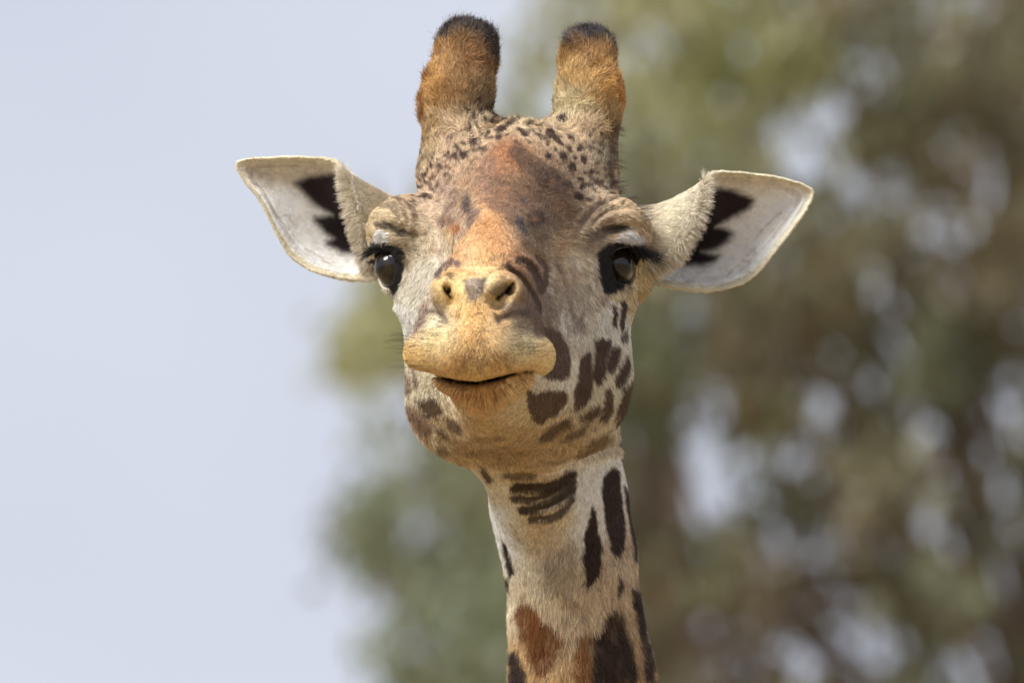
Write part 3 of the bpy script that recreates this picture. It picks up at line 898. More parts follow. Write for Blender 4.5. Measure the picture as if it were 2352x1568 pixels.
def paint(p, n, region):
    """linear base colour for sculpting points p with normals n; region 0 head/neck, 1 ear inside, 2 ear outside"""
    pp = proj(p)
    z = p[:, 2]
    warp = np.stack([vnoise(p, 1 / 9.0, 31), vnoise(p, 1 / 9.0, 32)], -1) * 1.8 + np.stack([vnoise(p, 1 / 24.0, 33), vnoise(p, 1 / 24.0, 34)], -1) * 2.0
    pw = pp + warp
    head = blend(pp, S_HEAD, 22)
    nose = blend(pp, S_NOSE, 16)
    muz = blend(pp, S_MUZ, 14)
    chin = blend(pp, S_CHIN, 16)
    horn = blend(pp, S_HORN, 16)
    neck = blend(pp, S_NECK, 26)
    ll = lip_line(pp[:, 0])
    col = head
    def mix(c, w):
        nonlocal col
        col = col + (c - col) * w[:, None]
    nl = poly_sd(pw, [(1115, 484), (1078, 528), (1040, 588), (1006, 640), (950, 700), (925, 790), (1300, 800), (1262, 700), (1240, 620), (1190, 560), (1150, 505)])
    nsoft = np.where((pw[:, 0] < 1100) & (pw[:, 1] > 520), 5.0, 24.0)
    mix(nose, sstep(1, -1, nl / nsoft) * sstep(160, 240, z))
    mix(muz, sstep(470, 520, z) * sstep(628, 650, pp[:, 1]))
    ch = sstep(4, 10, pp[:, 1] - ll) * sstep(330, 430, z + (pp[:, 1] < 900) * 30)
    tri = sstep(8, -8, poly_sd(pw, [(950, 850), (1255, 845), (1205, 895), (1150, 940), (1105, 965), (1060, 940), (1000, 900)]))
    mix(chin, ch * tri)
    mix(horn, sstep(300 + 0 * z, 240 + 0 * z, pp[:, 1]) * sstep(-60, -110, z) + 0)
    hs = sstep(430, 330, pp[:, 1]) * (sstep(1030, 990, pp[:, 0]) + sstep(1350, 1385, pp[:, 0]))
    mix(horn, np.clip(hs, 0, 1))
    mix(neck, sstep(1040, 1075, pp[:, 1] + 0.08 * (pp[:, 0] - 1176)) * sstep(80, -20, z))
    # mottling
    m1 = vnoise(p, 1 / 16.0, 41); m2 = vnoise(p, 1 / 6.0, 42)
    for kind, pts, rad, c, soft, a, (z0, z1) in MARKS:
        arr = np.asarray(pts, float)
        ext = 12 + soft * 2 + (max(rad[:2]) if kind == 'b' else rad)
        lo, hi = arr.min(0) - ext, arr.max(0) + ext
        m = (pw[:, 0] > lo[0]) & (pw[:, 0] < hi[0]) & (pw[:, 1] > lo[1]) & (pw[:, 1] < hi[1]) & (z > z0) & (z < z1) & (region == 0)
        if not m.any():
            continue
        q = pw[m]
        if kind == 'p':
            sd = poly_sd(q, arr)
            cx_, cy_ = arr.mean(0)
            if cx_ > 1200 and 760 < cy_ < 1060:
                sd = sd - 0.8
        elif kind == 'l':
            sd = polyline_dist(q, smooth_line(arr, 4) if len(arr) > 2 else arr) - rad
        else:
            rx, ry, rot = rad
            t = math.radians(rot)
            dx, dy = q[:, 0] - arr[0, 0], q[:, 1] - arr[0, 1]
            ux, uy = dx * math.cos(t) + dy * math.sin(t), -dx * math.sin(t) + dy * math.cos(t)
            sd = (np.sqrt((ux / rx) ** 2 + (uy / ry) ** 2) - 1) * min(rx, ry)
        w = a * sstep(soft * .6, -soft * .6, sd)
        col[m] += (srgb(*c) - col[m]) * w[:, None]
    # dark mane behind, generic pattern where the surface turns away
    away = sstep(0.02, -0.22, n[:, 2]) * (region == 0) * (z < 200)
    g = generic_patches(p, 150.0)
    gc = srgb(216, 194, 160)[None] + (srgb(84, 60, 46) - srgb(216, 194, 160))[None] * g[:, None]
    isn = sstep(960, 1100, pp[:, 1])
    gc = gc + (srgb(190, 150, 110)[None] - gc) * (sstep(460, 330, pp[:, 1]))[:, None]
    lowk = away * (0.35 + 0.65 * isn)
    col = col + (gc - col) * lowk[:, None]
    below = sstep(1640, 1700, pp[:, 1]) * (region == 0)
    gb = srgb(214, 186, 146)[None] + (srgb(70, 48, 38) - srgb(214, 186, 146))[None] * generic_patches(p, 260.0)[:, None]
    col = col + (gb - col) * below[:, None]
    # ears
    e = region == 1
    if e.any():
        q = pw[e]
        c = np.tile(srgb(240, 232, 226), (len(q), 1))
        cx = np.abs(q[:, 0] - 1176)
        c += (srgb(206, 188, 160) - c) * (sstep(455, 400, q[:, 1]) * .7)[:, None]
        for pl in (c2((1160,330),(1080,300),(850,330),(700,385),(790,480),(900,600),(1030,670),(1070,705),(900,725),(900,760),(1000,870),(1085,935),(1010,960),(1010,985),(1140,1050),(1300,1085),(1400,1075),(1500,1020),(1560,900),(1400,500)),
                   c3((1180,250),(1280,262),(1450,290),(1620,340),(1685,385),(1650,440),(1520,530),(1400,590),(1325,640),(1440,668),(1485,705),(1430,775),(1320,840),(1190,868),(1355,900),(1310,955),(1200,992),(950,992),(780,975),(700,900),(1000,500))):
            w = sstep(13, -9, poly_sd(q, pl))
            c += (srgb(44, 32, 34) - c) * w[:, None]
        for ln in (c2((310,390),(430,520),(520,700),(700,900),(900,1100),(1150,1200)), c2((520,720),(620,700),(700,800)), c2((360,290),(380,350)),
                   c3((1700,740),(1800,620),(1940,500)), c3((1440,1080),(1560,960),(1700,840)), c3((760,1090),(900,1160),(1100,1150))):
            w = sstep(3.5, 0, polyline_dist(q, smooth_line(ln, 3))) * .45
            c += (srgb(150, 140, 138) - c) * w[:, None]
        col[e] = c * (1 + 0.05 * m1[e])[:, None]
    e = region == 2
    if e.any():
        q = pp[e]
        c = np.tile(srgb(224, 210, 180), (len(q), 1))
        d = np.minimum(np.abs(q[:, 0] - 880), np.abs(q[:, 0] - 1480))
        c += (srgb(200, 180, 150) - c) * sstep(60, 0, d)[:, None]
        col[e] = c
    col = col * (1 + 0.07 * m1 + 0.05 * m2)[:, None]
    lum = col.mean(1, keepdims=True)
    col = (lum + (col - lum) * 0.80) * np.array([0.99, 1.015, 1.01])
    return np.clip(np.maximum(col, 0) ** 0.96 * PIGMENT, 0.005, 0.93)
PIGMENT = 1.12
# ------------------------------------------------------------------ the giraffe
root = bpy.data.objects.new('giraffe', None)
COL.objects.link(root)
root.location = (0.0, 1.6, 0.0)
ROOT = np.array([0.0, 1.6, 0.0])
root['label'] = 'pale giraffe with two dark tipped horns facing the lens, ears spread wide'
root['category'] = 'giraffe'

mat_coat = principled('coat', rough=0.75, attr='coat', spec=0.15)
nt = mat_coat.node_tree
_b = nt.nodes['Principled BSDF']
_n = nt.nodes.new('ShaderNodeTexNoise'); _n.inputs['Scale'].default_value = 900; _n.inputs['Detail'].default_value = 3
_bu = nt.nodes.new('ShaderNodeBump'); _bu.inputs['Strength'].default_value = 0.35; _bu.inputs['Distance'].default_value = 0.0006
_tc = nt.nodes.new('ShaderNodeTexCoord')
nt.links.new(_tc.outputs['Object'], _n.inputs['Vector'])
nt.links.new(_n.outputs['Fac'], _bu.inputs['Height'])
nt.links.new(_bu.outputs['Normal'], _b.inputs['Normal'])

HV, HQ = build_head()
ears = [build_ear(EAR_L), build_ear(EAR_R)]
parts_V, parts_Q, parts_R = [HV], [HQ], [np.zeros(len(HV), int)]
off = len(HV)
for V, Q, kd, _, _ in ears:
    parts_V.append(V); parts_Q.append(Q + off); parts_R.append(kd); off += len(V)
AV = np.concatenate(parts_V); AQ = np.concatenate(parts_Q); AR = np.concatenate(parts_R)
AN = vnormals(AV, AQ)
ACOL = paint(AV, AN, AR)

# trunk and legs (below the frame): same continuous skin, coarser
def body_shape(w):
    w = w.copy()
    d = cone(w, (0.085, 0.27, 4.02), (0.06, 0.62, 3.32), 0.062, 0.105, (1, 1.2, 1))
    d = smin(d, cone(w, (0.06, 0.62, 3.32), (0.0, 1.12, 2.62), 0.105, 0.21, (1, 1.25, 1)), .05)
    d = smin(d, cone(w, (0, 1.25, 2.32), (0, 2.25, 2.2), 0.36, 0.33, (0.9, 1, 1.1)), .25)
    d = smin(d, ell(w, (0, 1.22, 2.5), (0.26, 0.34, 0.44)), .2)
    for sx in (-1, 1):
        d = smin(d, cone(w, (.2 * sx, 1.15, 2.15), (.19 * sx, 1.1, 1.12), 0.15, 0.07), .1)
        d = smin(d, ell(w, (.19 * sx, 1.09, 1.08), (0.075, 0.085, 0.1)), .05)
        d = smin(d, cone(w, (.19 * sx, 1.1, 1.05), (.19 * sx, 1.12, 0.16), 0.055, 0.043), .04)
        d = smin(d, cone(w, (.19 * sx, 1.1, 0.16), (.19 * sx, 1.06, 0.06), 0.055, 0.075), .04)
        d = smin(d, cone(w, (.2 * sx, 2.3, 2.0), (.2 * sx, 2.2, 1.45), 0.2, 0.11), .12)
        d = smin(d, cone(w, (.2 * sx, 2.2, 1.45), (.19 * sx, 2.42, 0.98), 0.1, 0.065), .06)
        d = smin(d, cone(w, (.19 * sx, 2.42, 0.98), (.19 * sx, 2.36, 0.16), 0.055, 0.043), .05)
        d = smin(d, cone(w, (.19 * sx, 2.36, 0.16), (.19 * sx, 2.31, 0.06), 0.055, 0.075), .04)
    d = smin(d, cone(w, (0, 2.6, 2.2), (0, 2.72, 1.4), 0.035, 0.015), .05)
    d = smin(d, cone(w, (0, 2.72, 1.42), (0, 2.73, 1.05), 0.03, 0.045), .03)
    return smax(d, 0.0 - w[:, 2] + 0.004, .01)

BV, BQ = surface_nets(np.arange(-0.46, 0.47, 0.03), np.arange(0.1, 2.86, 0.03), np.arange(-0.06, 4.13, 0.03), body_shape)
BV = snap(body_shape, BV * 1.0, 1, 0.02) if False else relax(BV, BQ, 1, 0.4)
BN = vnormals(BV, BQ)
_g = generic_patches(BV, 0.21, 9)
_g = _g * sstep(0.5, 0.95, BV[:, 2])
BCOL = srgb(214, 190, 152)[None] + (srgb(96, 66, 42) - srgb(214, 190, 152))[None] * _g[:, None]
BCOL[BV[:, 2] < 0.1] = srgb(70, 60, 50)

WV = np.concatenate([to_world(AV), BV]) - ROOT
WQ = np.concatenate([AQ, BQ + len(AV)])
body = mesh_from_np('body', WV, WQ, [mat_coat], root, np.concatenate([ACOL, BCOL]))

# eyeballs: dark wet globe, brown iris with a lying pupil, clear coat
def eye_material():
    m = principled('eyeball', rough=0.4, attr='coat', spec=0.05, coat=1.0)
    return m
mat_eye = eye_material()
def make_eye(c, g):
    nu, nv = 96, 64
    F = frame(g)
    th = np.linspace(0, math.pi, nv)[:, None]; ph = np.linspace(0, 2 * math.pi, nu, endpoint=False)[None]
    x = np.sin(th) * np.cos(ph); y = np.sin(th) * np.sin(ph); z = np.cos(th) * np.ones_like(ph)
    L = np.stack([x, y, z], -1).reshape(-1, 3)
    r = np.linalg.norm(L[:, :2], axis=1)
    sn = np.clip(r, 0, .67)
    cor = np.where(L[:, 2] > 0, .42 * L[:, 2] + np.sqrt(np.maximum(.68 ** 2 - (.42 * sn) ** 2, 0)), 0)
    rad = ER * -smin(-np.ones(len(L)), -cor, .03)
    V = c + (L * rad[:, None]) @ F.T
    i = (np.arange(nv - 1)[:, None] * nu + np.arange(nu)[None]).ravel()
    j = (np.arange(nv - 1)[:, None] * nu + (np.arange(nu)[None] + 1) % nu).ravel()
    Q = np.stack([i, i + nu, j + nu, j], 1)
    col = np.tile(srgb(18, 14, 13), (len(L), 1))
    iris = (L[:, 2] > 0) * sstep(.60, .55, r)
    streak = 0.8 + 0.3 * np.sin(np.arctan2(L[:, 1], L[:, 0]) * 31)
    ic = srgb(44, 32, 23)[None] * streak[:, None]
    col += (ic - col) * iris[:, None]
    pup = sstep(1.05, .92, np.sqrt((L[:, 0] / .38) ** 2 + ((L[:, 1] - .04) / .26) ** 2)) * (L[:, 2] > 0)
    col += (srgb(8, 8, 10) - col) * pup[:, None]
    return mesh_from_np('eye', to_world(V) - ROOT, Q, [mat_eye], root, col)
eye_a = make_eye(EYE_L, GAZE_L)
eye_b = make_eye(EYE_R, GAZE_R)
# ------------------------------------------------------------------ hair
def hair_material(name, rough=0.55, spec=0.25):
    m = bpy.data.materials.new(name)
    m.use_nodes = True
    t = m.node_tree
    b = t.nodes['Principled BSDF']
    b.inputs['Roughness'].default_value = rough
    b.inputs['Specular IOR Level'].default_value = spec
    a = t.nodes.new('ShaderNodeAttribute'); a.attribute_name = 'tint'
    t.links.new(a.outputs['Color'], b.inputs['Base Color'])
    return m
mat_hair = hair_material('hair')

def hair_object(name, pts, radius, cols, parent=root):
    """pts (n,k,3) sculpting units, radius (n,) sculpting units, cols (n,3)"""
    n, k = pts.shape[:2]
    hc = bpy.data.hair_curves.new(name)
    hc.add_curves([k] * n)
    w = (to_world(pts.reshape(-1, 3)) - ROOT).astype(np.float32)
    hc.attributes['position'].data.foreach_set('vector', w.ravel())
    taper = np.linspace(1, 0.25, k)[None] * radius[:, None] * U
    ra = hc.attributes.get('radius') or hc.attributes.new('radius', 'FLOAT', 'POINT')
    ra.data.foreach_set('value', taper.astype(np.float32).ravel())
    ca = hc.attributes.new('tint', 'FLOAT_COLOR', 'CURVE')
    ca.data.foreach_set('color', np.concatenate([cols, np.ones((n, 1))], 1).astype(np.float32).ravel())
    hc.materials.append(mat_hair)
    o = bpy.data.objects.new(name, hc)
    COL.objects.link(o)
    o.parent = parent
    return o

FLOW = [  # px, py, dx, dy
 (1130,600,.1,-1),(1080,590,-.5,-.8),(1190,600,.7,-.6),(1120,520,0,-1),(1180,420,0,-1),(1180,350,0,-1),(1100,400,-.5,-.8),(1050,460,-.8,-.5),(1260,420,.6,-.7),(1320,480,.9,-.4),
 (1000,420,-.6,-.7),(940,440,-.8,-.5),(1380,430,.5,-.8),(1430,460,.8,-.4),(1190,300,0,-1),(1090,300,-.3,-1),(1290,300,.3,-1),(1000,330,-.4,-1),(1390,330,.3,-1),
 (1050,200,0,-1),(985,200,-.55,-.8),(1110,200,.3,-1),(1070,110,.05,-1),(1010,110,-.3,-1),(1120,110,.35,-1),(1350,110,0,-1),(1400,200,.8,-.6),(1330,190,.1,-1),(1300,240,-.2,-1),(1400,280,.6,-.8),
 (1420,500,1,-.1),(1475,530,.8,.6),(1380,540,1,0),(880,500,-1,-.1),(855,530,-.8,.6),(940,540,-1,.1),(1000,560,-.6,-.5),
 (960,640,-.4,.9),(900,690,-.5,.9),(920,740,-.9,.5),(920,820,-1,.4),(940,900,-.9,.6),(950,980,-.8,.8),(1000,1010,-.5,.9),(1060,1040,-.2,1),
 (1340,640,.7,.6),(1280,620,.7,.1),(1270,700,.6,.7),(1340,720,.6,.8),(1400,700,.4,.9),(1300,800,.6,.8),(1380,850,.6,.8),(1440,850,.9,.5),(1440,950,.9,.6),(1420,690,.3,.95),(1250,920,.4,.9),(1350,960,.5,.9),
 (1100,990,0,1),(1200,1000,.1,1),(1300,1020,.3,1),(1150,1060,0,1),(1450,660,.5,.9),
 (1200,1120,0,1),(1300,1120,.1,1),(1130,1150,-.5,.9),(1160,1260,-.4,.9),(1170,1400,-.4,1),(1250,1300,-.05,1),(1300,1450,0,1),(1400,1250,.15,1),(1450,1200,.5,.9),(1475,1350,.5,.9),(1490,1500,.5,.9),(1250,1568,0,1),(1400,1568,.1,1)]
FLOW_M = [(1095,640,0,1),(1095,740,0,1),(1030,640,-.3,1),(1160,640,.3,1),(1040,760,-.7,.7),(1150,760,.7,.7),(980,790,-1,.1),(1210,790,1,.1),(950,830,-.8,.7),(1250,830,.8,.7),
 (1000,840,-.7,.8),(1060,840,-.3,1),(1100,850,0,1),(1150,840,.4,1),(1200,830,.7,.8),(1100,900,0,1),(1010,880,-.6,1),(1190,885,.6,1),(1100,950,0,1),(990,710,-.6,.4),(1210,700,.6,.4)]

def flow_dir(pp, S):
    out = np.zeros((len(pp), 2))
    for x, y, dx, dy in S:
        k = 1.0 / (((pp[:, 0] - x) ** 2 + (pp[:, 1] - y) ** 2 + 400.0) ** 1.7)
        out += k[:, None] * np.array([dx, -dy])
    return out / np.maximum(np.linalg.norm(out, axis=1, keepdims=True), 1e-12)

def sample(V, Q, N, C, w, n):
    """n random points on quads weighted by w*area"""
    area = 0.5 * np.linalg.norm(np.cross(V[Q[:, 2]] - V[Q[:, 0]], V[Q[:, 3]] - V[Q[:, 1]]), axis=1)
    cum = np.cumsum(area * w)
    f = np.searchsorted(cum, rng.random(n) * cum[-1])
    a, b = rng.random(n)[:, None], rng.random(n)[:, None]
    q = Q[f]
    def lerp(A):
        return (A[q[:, 0]] * (1 - a) + A[q[:, 1]] * a) * (1 - b) + (A[q[:, 3]] * (1 - a) + A[q[:, 2]] * a) * b
    nn = lerp(N)
    return lerp(V), nn / np.maximum(np.linalg.norm(nn, axis=1, keepdims=True), 1e-9), lerp(C)

def grow(p, n, d3, L, lift, jitter, k=4, curl=0.0):
    """strands: p roots, d3 lay directions, L lengths, lift angle (rad)"""
    m = len(p)
    t = d3 + jitter[:, None] * rng.normal(size=(m, 3))
    t = t - (t * n).sum(1, keepdims=True) * n
    t /= np.maximum(np.linalg.norm(t, axis=1, keepdims=True), 1e-9)
    s = np.linspace(0, 1, k)[None, :, None]
    up = np.sin(lift)[:, None, None]; fw = np.cos(lift)[:, None, None]
    L = L[:, None, None]
    pts = p[:, None] + t[:, None] * fw * s * L + n[:, None] * up * L * (s - 0.45 * s * s)
    if curl:
        pts = pts + rng.normal(size=(m, 1, 3)) * (s ** 2) * L * curl
    return pts

def clumped(p, size, seed, amt):
    return np.stack([vnoise(p, 1 / size, seed), vnoise(p, 1 / size, seed + 1), vnoise(p, 1 / size, seed + 2)], -1) * amt

def tint(c, p, lo=0.72, hi=1.25):
    r = rng.uniform(lo, hi, len(p)) * (1 + 0.16 * vnoise(p, 1 / 7.0, 77) + 0.10 * vnoise(p, 1 / 20.0, 78))
    return np.clip(c * r[:, None], 0.004, 0.95)

DENS = 1.0
if FUR:
    fc = AV[HQ].mean(1); fn = AN[HQ].mean(1); fp = proj(fc)
    vis = (fn[:, 2] > -0.35) & (fp[:, 1] > -20) & (fp[:, 1] < 1640)
    # keep hair off the wet eye rims, out of mouth and nostrils
    near_eye = np.zeros(len(fc))
    for c, g in ((EYE_R, GAZE_R), (EYE_L, GAZE_L)):
        dd = np.linalg.norm(fc - c, axis=1)
        F = frame(g); q = (fc - c) @ F
        near_eye = np.maximum(near_eye, (dd < ER + 14) & (q[:, 2] > -5) & (np.abs(q[:, 1]) < 50))
    hz = fc[:, 2]
    is_muz = (hz > 440) & (fp[:, 1] > 615)
    is_horn = (fp[:, 1] < 300) & (hz < -90)
    is_neck = (fp[:, 1] + 0.08 * (fp[:, 0] - 1176) > 1055) & (hz < 100)
    is_face = ~(is_muz | is_horn | is_neck)
    base = vis & (near_eye < 1)

    def region_hair(name, mask, count, S, length, rad, lift, jit, clump, size=14.0, seed=0, curl=0.0, lo=.66, hi=1.32):
        w = mask.astype(float)
        p, n, c = sample(AV, HQ, AN, ACOL, w, int(count * DENS))
        pp = proj(p)
        d2 = flow_dir(pp, S)
        d3 = np.concatenate([d2, np.zeros((len(p), 1))], 1) + clumped(p, size, 50 + seed, clump)
        L = length(pp, p) * rng.uniform(.6, 1.2, len(p))
        lf = np.full(len(p), lift) + rng.normal(0, .10, len(p)) + 0.25 * (1 - np.clip(n[:, 2] * 2.2, 0, 1))
        pts = grow(p, n, d3, L, lf, np.full(len(p), jit), 4, curl)
        return hair_object(name, pts, rad * rng.uniform(.7, 1.2, len(p)), tint(c, p, lo, hi))

    def len_face(pp, p):
        L = np.full(len(pp), 15.0)
        L -= 5 * sstep(520, 470, pp[:, 1])
        L += 10 * sstep(360, 300, pp[:, 1]) * (1 - sstep(120, 70, np.abs(pp[:, 0] - 1195)))
        L += 8 * sstep(780, 900, pp[:, 1]) * sstep(300, 100, p[:, 2])
        L -= 5 * sstep(120, 300, p[:, 2])
        L += 9 * sstep(1000, 960, pp[:, 0]) * sstep(840, 940, pp[:, 1]) + 7 * sstep(1405, 1435, pp[:, 0]) * sstep(780, 850, pp[:, 1])
        return L
    region_hair('face_fur', base & is_face, 210000, FLOW, len_face, .60, .34, .17, .5, seed=0, lo=.52, hi=1.48)
    dark_hole = ACOL[HQ].mean(1).mean(1) < 0.035
    region_hair('muzzle_fur', base & is_muz & ~dark_hole, 60000, FLOW_M, lambda pp, p: np.full(len(pp), 6.5), .5, .35, .14, .3, seed=3, lo=.6, hi=1.35)
    def len_horn(pp, p):
        return 22 + 12 * sstep(150, 90, pp[:, 1]) + 10 * vnoise(p, 1 / 30.0, 9)
    horn_l = base & is_horn & (fp[:, 0] < 1195)
    horn_r = base & is_horn & (fp[:, 0] >= 1195)
    region_hair('horn_fur', horn_l, 52000, FLOW, len_horn, .75, .42, .16, 1.0, 19.0, 6, .16, .42, 1.7)
    region_hair('horn_fur', horn_r, 46000, FLOW, len_horn, .75, .42, .16, 1.0, 19.0, 9, .14, .42, 1.7)
    region_hair('neck_fur', base & is_neck, 120000, FLOW, lambda pp, p: 12 + 9 * sstep(1180, 1260, pp[:, 1]) + 15 * sstep(1280, 1450, pp[:, 1]), .74, .3, .15, .5, 18.0, 12, .04, .6, 1.4)

    # ears
    for ei, (V, Q, kd, R, C) in enumerate(ears):
        N = vnormals(V, Q)
        colr = ACOL[len(HV):len(HV) + len(V)] if ei == 0 else ACOL[len(HV) + len(ears[0][0]):]
        fk = kd[Q].max(1)
        fcx = V[Q].mean(1); fpp = proj(fcx)
        side = -1 if ei == 0 else 1
        # short velvet inside
        p, n, c = sample(V, Q, N, colr, (fk == 1).astype(float), int(42000 * DENS))
        ctr = (np.array(P(*EAR_L['seg'][1])) if ei == 0 else np.array(P(*EAR_R['seg'][1])))
        d3 = p - ctr; d3[:, 2] = 0; d3 /= np.linalg.norm(d3, axis=1, keepdims=True)
        d3 += clumped(p, 20, 90, .4)
        pts = grow(p, n, d3, rng.uniform(3, 6, len(p)), np.full(len(p), .22), np.full(len(p), .15), 3)
        hair_object('ear_velvet', pts, np.full(len(p), .38), tint(c, p, .88, 1.1))
        # outside
        p, n, c = sample(V, Q, N, colr, ((fk == 2) & (N[Q].mean(1)[:, 2] > -.4)).astype(float), int(34000 * DENS))
        d3 = np.tile(np.array([side * 1.0, -.25, 0.0]), (len(p), 1)) + clumped(p, 18, 95, .4)
        nearf = np.exp(-((np.abs(proj(p)[:, 0] - (830 if ei == 0 else 1570))) / 60) ** 2)
        pts = grow(p, n, d3, rng.uniform(3.5, 7, len(p)) + 16 * nearf, np.full(len(p), .3), np.full(len(p), .18), 4)
        hair_object('ear_fur', pts, np.full(len(p), .6), tint(c, p, .8, 1.15))
        # long fringe hanging over the opening from the front fold
        m = len(EAR_L['rim']) if ei == 0 else len(EAR_R['rim'])
        nf = (EAR_L if ei == 0 else EAR_R)['nf']
        nr = len(R)
        col_i = np.arange(len(V)) % nr
        ring_i = np.arange(len(V)) // nr
        K1 = 26 + 3
        onf = (col_i < (nf - .1) / m * nr) | (col_i > nr * (1 - .5 / m))
        vm = (onf & (ring_i >= K1) & (ring_i < K1 + 9)).astype(float)
        cnt = 7000
        p, n, c = sample(V, Q, N, colr, vm[Q].min(1) * (1.2 - np.clip((ring_i[Q].mean(1) - K1) / 9, 0, 1)), cnt)
        pq = proj(p)
        low = sstep(430, 600, pq[:, 1])[:, None]
        dirn = np.concatenate([np.full((cnt, 1), side * 1.0), -0.1 - .9 * low, np.full((cnt, 1), .1)], 1)
        dirn += clumped(p, 9, 60, .55)
        pts = grow(p, n, dirn, rng.uniform(18, 46, cnt), np.full(cnt, .42) + rng.normal(0, .14, cnt), np.full(cnt, .14), 5)
        s = np.linspace(0, 1, 5)[None, :, None]
        pts = pts + np.array([0, -4.0, -7.0]) * s ** 2
        cr = 4200
        ii = rng.random(cr) * (nf - .5) / m * nr
        i0 = ii.astype(int); fr = (ii - i0)[:, None]
        rp = R[i0 % nr] * (1 - fr) + R[(i0 + 1) % nr] * fr + np.array([-side * 1.0, 0, 0]) * rng.uniform(0, 14, (cr, 1)) + np.array([0, 0, 2.0]) + rng.normal(0, 2.0, (cr, 3))
        lw = sstep(430, 600, proj(rp)[:, 1])[:, None]
        dn = np.concatenate([np.full((cr, 1), side * 1.0), -0.15 - .9 * lw, np.full((cr, 1), .05)], 1) + clumped(rp, 9, 60, .6) + rng.normal(0, .15, (cr, 3))
        dn /= np.linalg.norm(dn, axis=1, keepdims=True)
        LL = rng.uniform(10, 30, cr)[:, None, None]
        pr = rp[:, None] + dn[:, None] * LL * s + np.array([0, -.1, -.5]) * LL * s ** 2
        pts = np.concatenate([pts, pr]); p = np.concatenate([p, rp])
        hair_object('ear_fringe', pts, np.full(len(p), .6), tint(np.tile(srgb(232, 222, 202), (len(p), 1)), p, .7, 1.1))

    # eyelashes: sweep outward over the ball
    def lashes(px_pts, z, out, cnt, L0, L1):
        pts = smooth_line(px_pts, 8)
        tt = rng.random(cnt) * (len(pts) - 1.001)
        i = tt.astype(int); f = (tt - i)[:, None]
        q = pts[i] * (1 - f) + pts[i + 1] * f
        u = tt / (len(pts) - 1)
        zz = z[0] + (z[1] - z[0]) * u
        r = np.array([P(a, b, c) for (a, b), c in zip(q, zz)])
        d = np.array([out[0], -out[1], 0.35])[None] + rng.normal(0, .3, (cnt, 3))
        d[:, 0] *= .5 + u
        d /= np.linalg.norm(d, axis=1, keepdims=True)
        L = (L0 + (L1 - L0) * u + rng.normal(0, 4, cnt))[:, None, None]
        s = np.linspace(0, 1, 5)[None, :, None]
        c = r[:, None] + d[:, None] * L * s + np.array([0, -.22, -.12]) * L * s * s
        return hair_object('eyelashes', c, np.full(cnt, .62), np.tile(srgb(30, 25, 24), (cnt, 1)))
    lashes([(1392, 566), (1412, 556), (1440, 560), (1462, 572), (1474, 584)], (20, -25), (1, .2), 420, 14, 62)
    lashes([(912, 574), (893, 568), (874, 572), (862, 580)], (10, -40), (-1, .05), 300, 12, 38)
    # brow bristles and long whiskers
    def bristles(name, pts2, cnt, spread, d, L, rad, col, zs, rnd=.3):
        pts = np.array(pts2, float)
        i = rng.integers(0, len(pts), cnt)
        q = pts[i] + rng.normal(0, spread, (cnt, 2))
        # find the skin under each root
        fv = AV[:len(HV)]; pv = proj(fv)
        lo_, hi_ = q.min(0) - 15, q.max(0) + 15
        km = (pv > lo_).all(1) & (pv < hi_).all(1)
        fv, pv = fv[km], pv[km]
        r = np.empty((cnt, 3))
        for k in range(cnt):
            dd = (pv[:, 0] - q[k, 0]) ** 2 + (pv[:, 1] - q[k, 1]) ** 2
            cand = np.argpartition(dd, 12)[:12]
            r[k] = fv[cand[np.argmax(fv[cand, 2])]]
        dd = np.array(d(q)) + rng.normal(0, rnd, (cnt, 3))
        dd /= np.linalg.norm(dd, axis=1, keepdims=True)
        Ls = rng.uniform(L[0], L[1], cnt)[:, None, None]
        s = np.linspace(0, 1, 5)[None, :, None]
        c = r[:, None] + dd[:, None] * Ls * s + np.array([0, -.15, 0]) * Ls * s * s
        return hair_object(name, c, np.full(cnt, rad), np.tile(srgb(*col), (cnt, 1)))
    bristles('whiskers', [(940, 790), (960, 800), (985, 790), (1000, 760), (1020, 740), (960, 840)], 60, 12, lambda q: np.tile([-1.0, .1, .25], (len(q), 1)), (30, 62), .42, (50, 38, 28), None, .22)
    bristles('whiskers', [(1180, 750), (1160, 740), (1210, 790), (1190, 800), (1230, 800)], 46, 12, lambda q: np.tile([1.0, .25, .3], (len(q), 1)), (24, 52), .42, (50, 38, 28), None, .25)
    def rad_dir(cx, cy):
        return lambda q: np.stack([(q[:, 0] - cx) / 90, -(q[:, 1] - cy) / 90, np.full(len(q), .25)], -1)
    bristles('chin_bristles', [(1000, 878), (1030, 886), (1060, 892), (1090, 894), (1120, 893), (1150, 888), (1180, 880), (1205, 872), (1060, 905), (1100, 915), (1140, 905)], 300, 11, rad_dir(1100, 815), (14, 34), .36, (124, 84, 46), None, .16)
    bristles('lip_bristles', [(1098, 760), (1095, 790), (1085, 815), (1110, 815), (1060, 825), (1135, 825), (1098, 840), (1040, 835), (1160, 825), (1098, 720)], 520, 15, rad_dir(1098, 740), (6, 13), .42, (120, 82, 44), None, .14)
    # stray guard hairs on the outline of brow and cheek
    bristles('guard_hairs', [(1440, 455), (1465, 480), (1480, 505)], 60, 8, lambda q: np.tile([1.0, .45, .1], (len(q), 1)), (24, 50), .35, (60, 46, 38), None, .25)
    bristles('guard_hairs', [(858, 500), (852, 530), (880, 470)], 50, 8, lambda q: np.tile([-1.0, .15, .2], (len(q), 1)), (18, 40), .35, (150, 130, 100), None, .3)
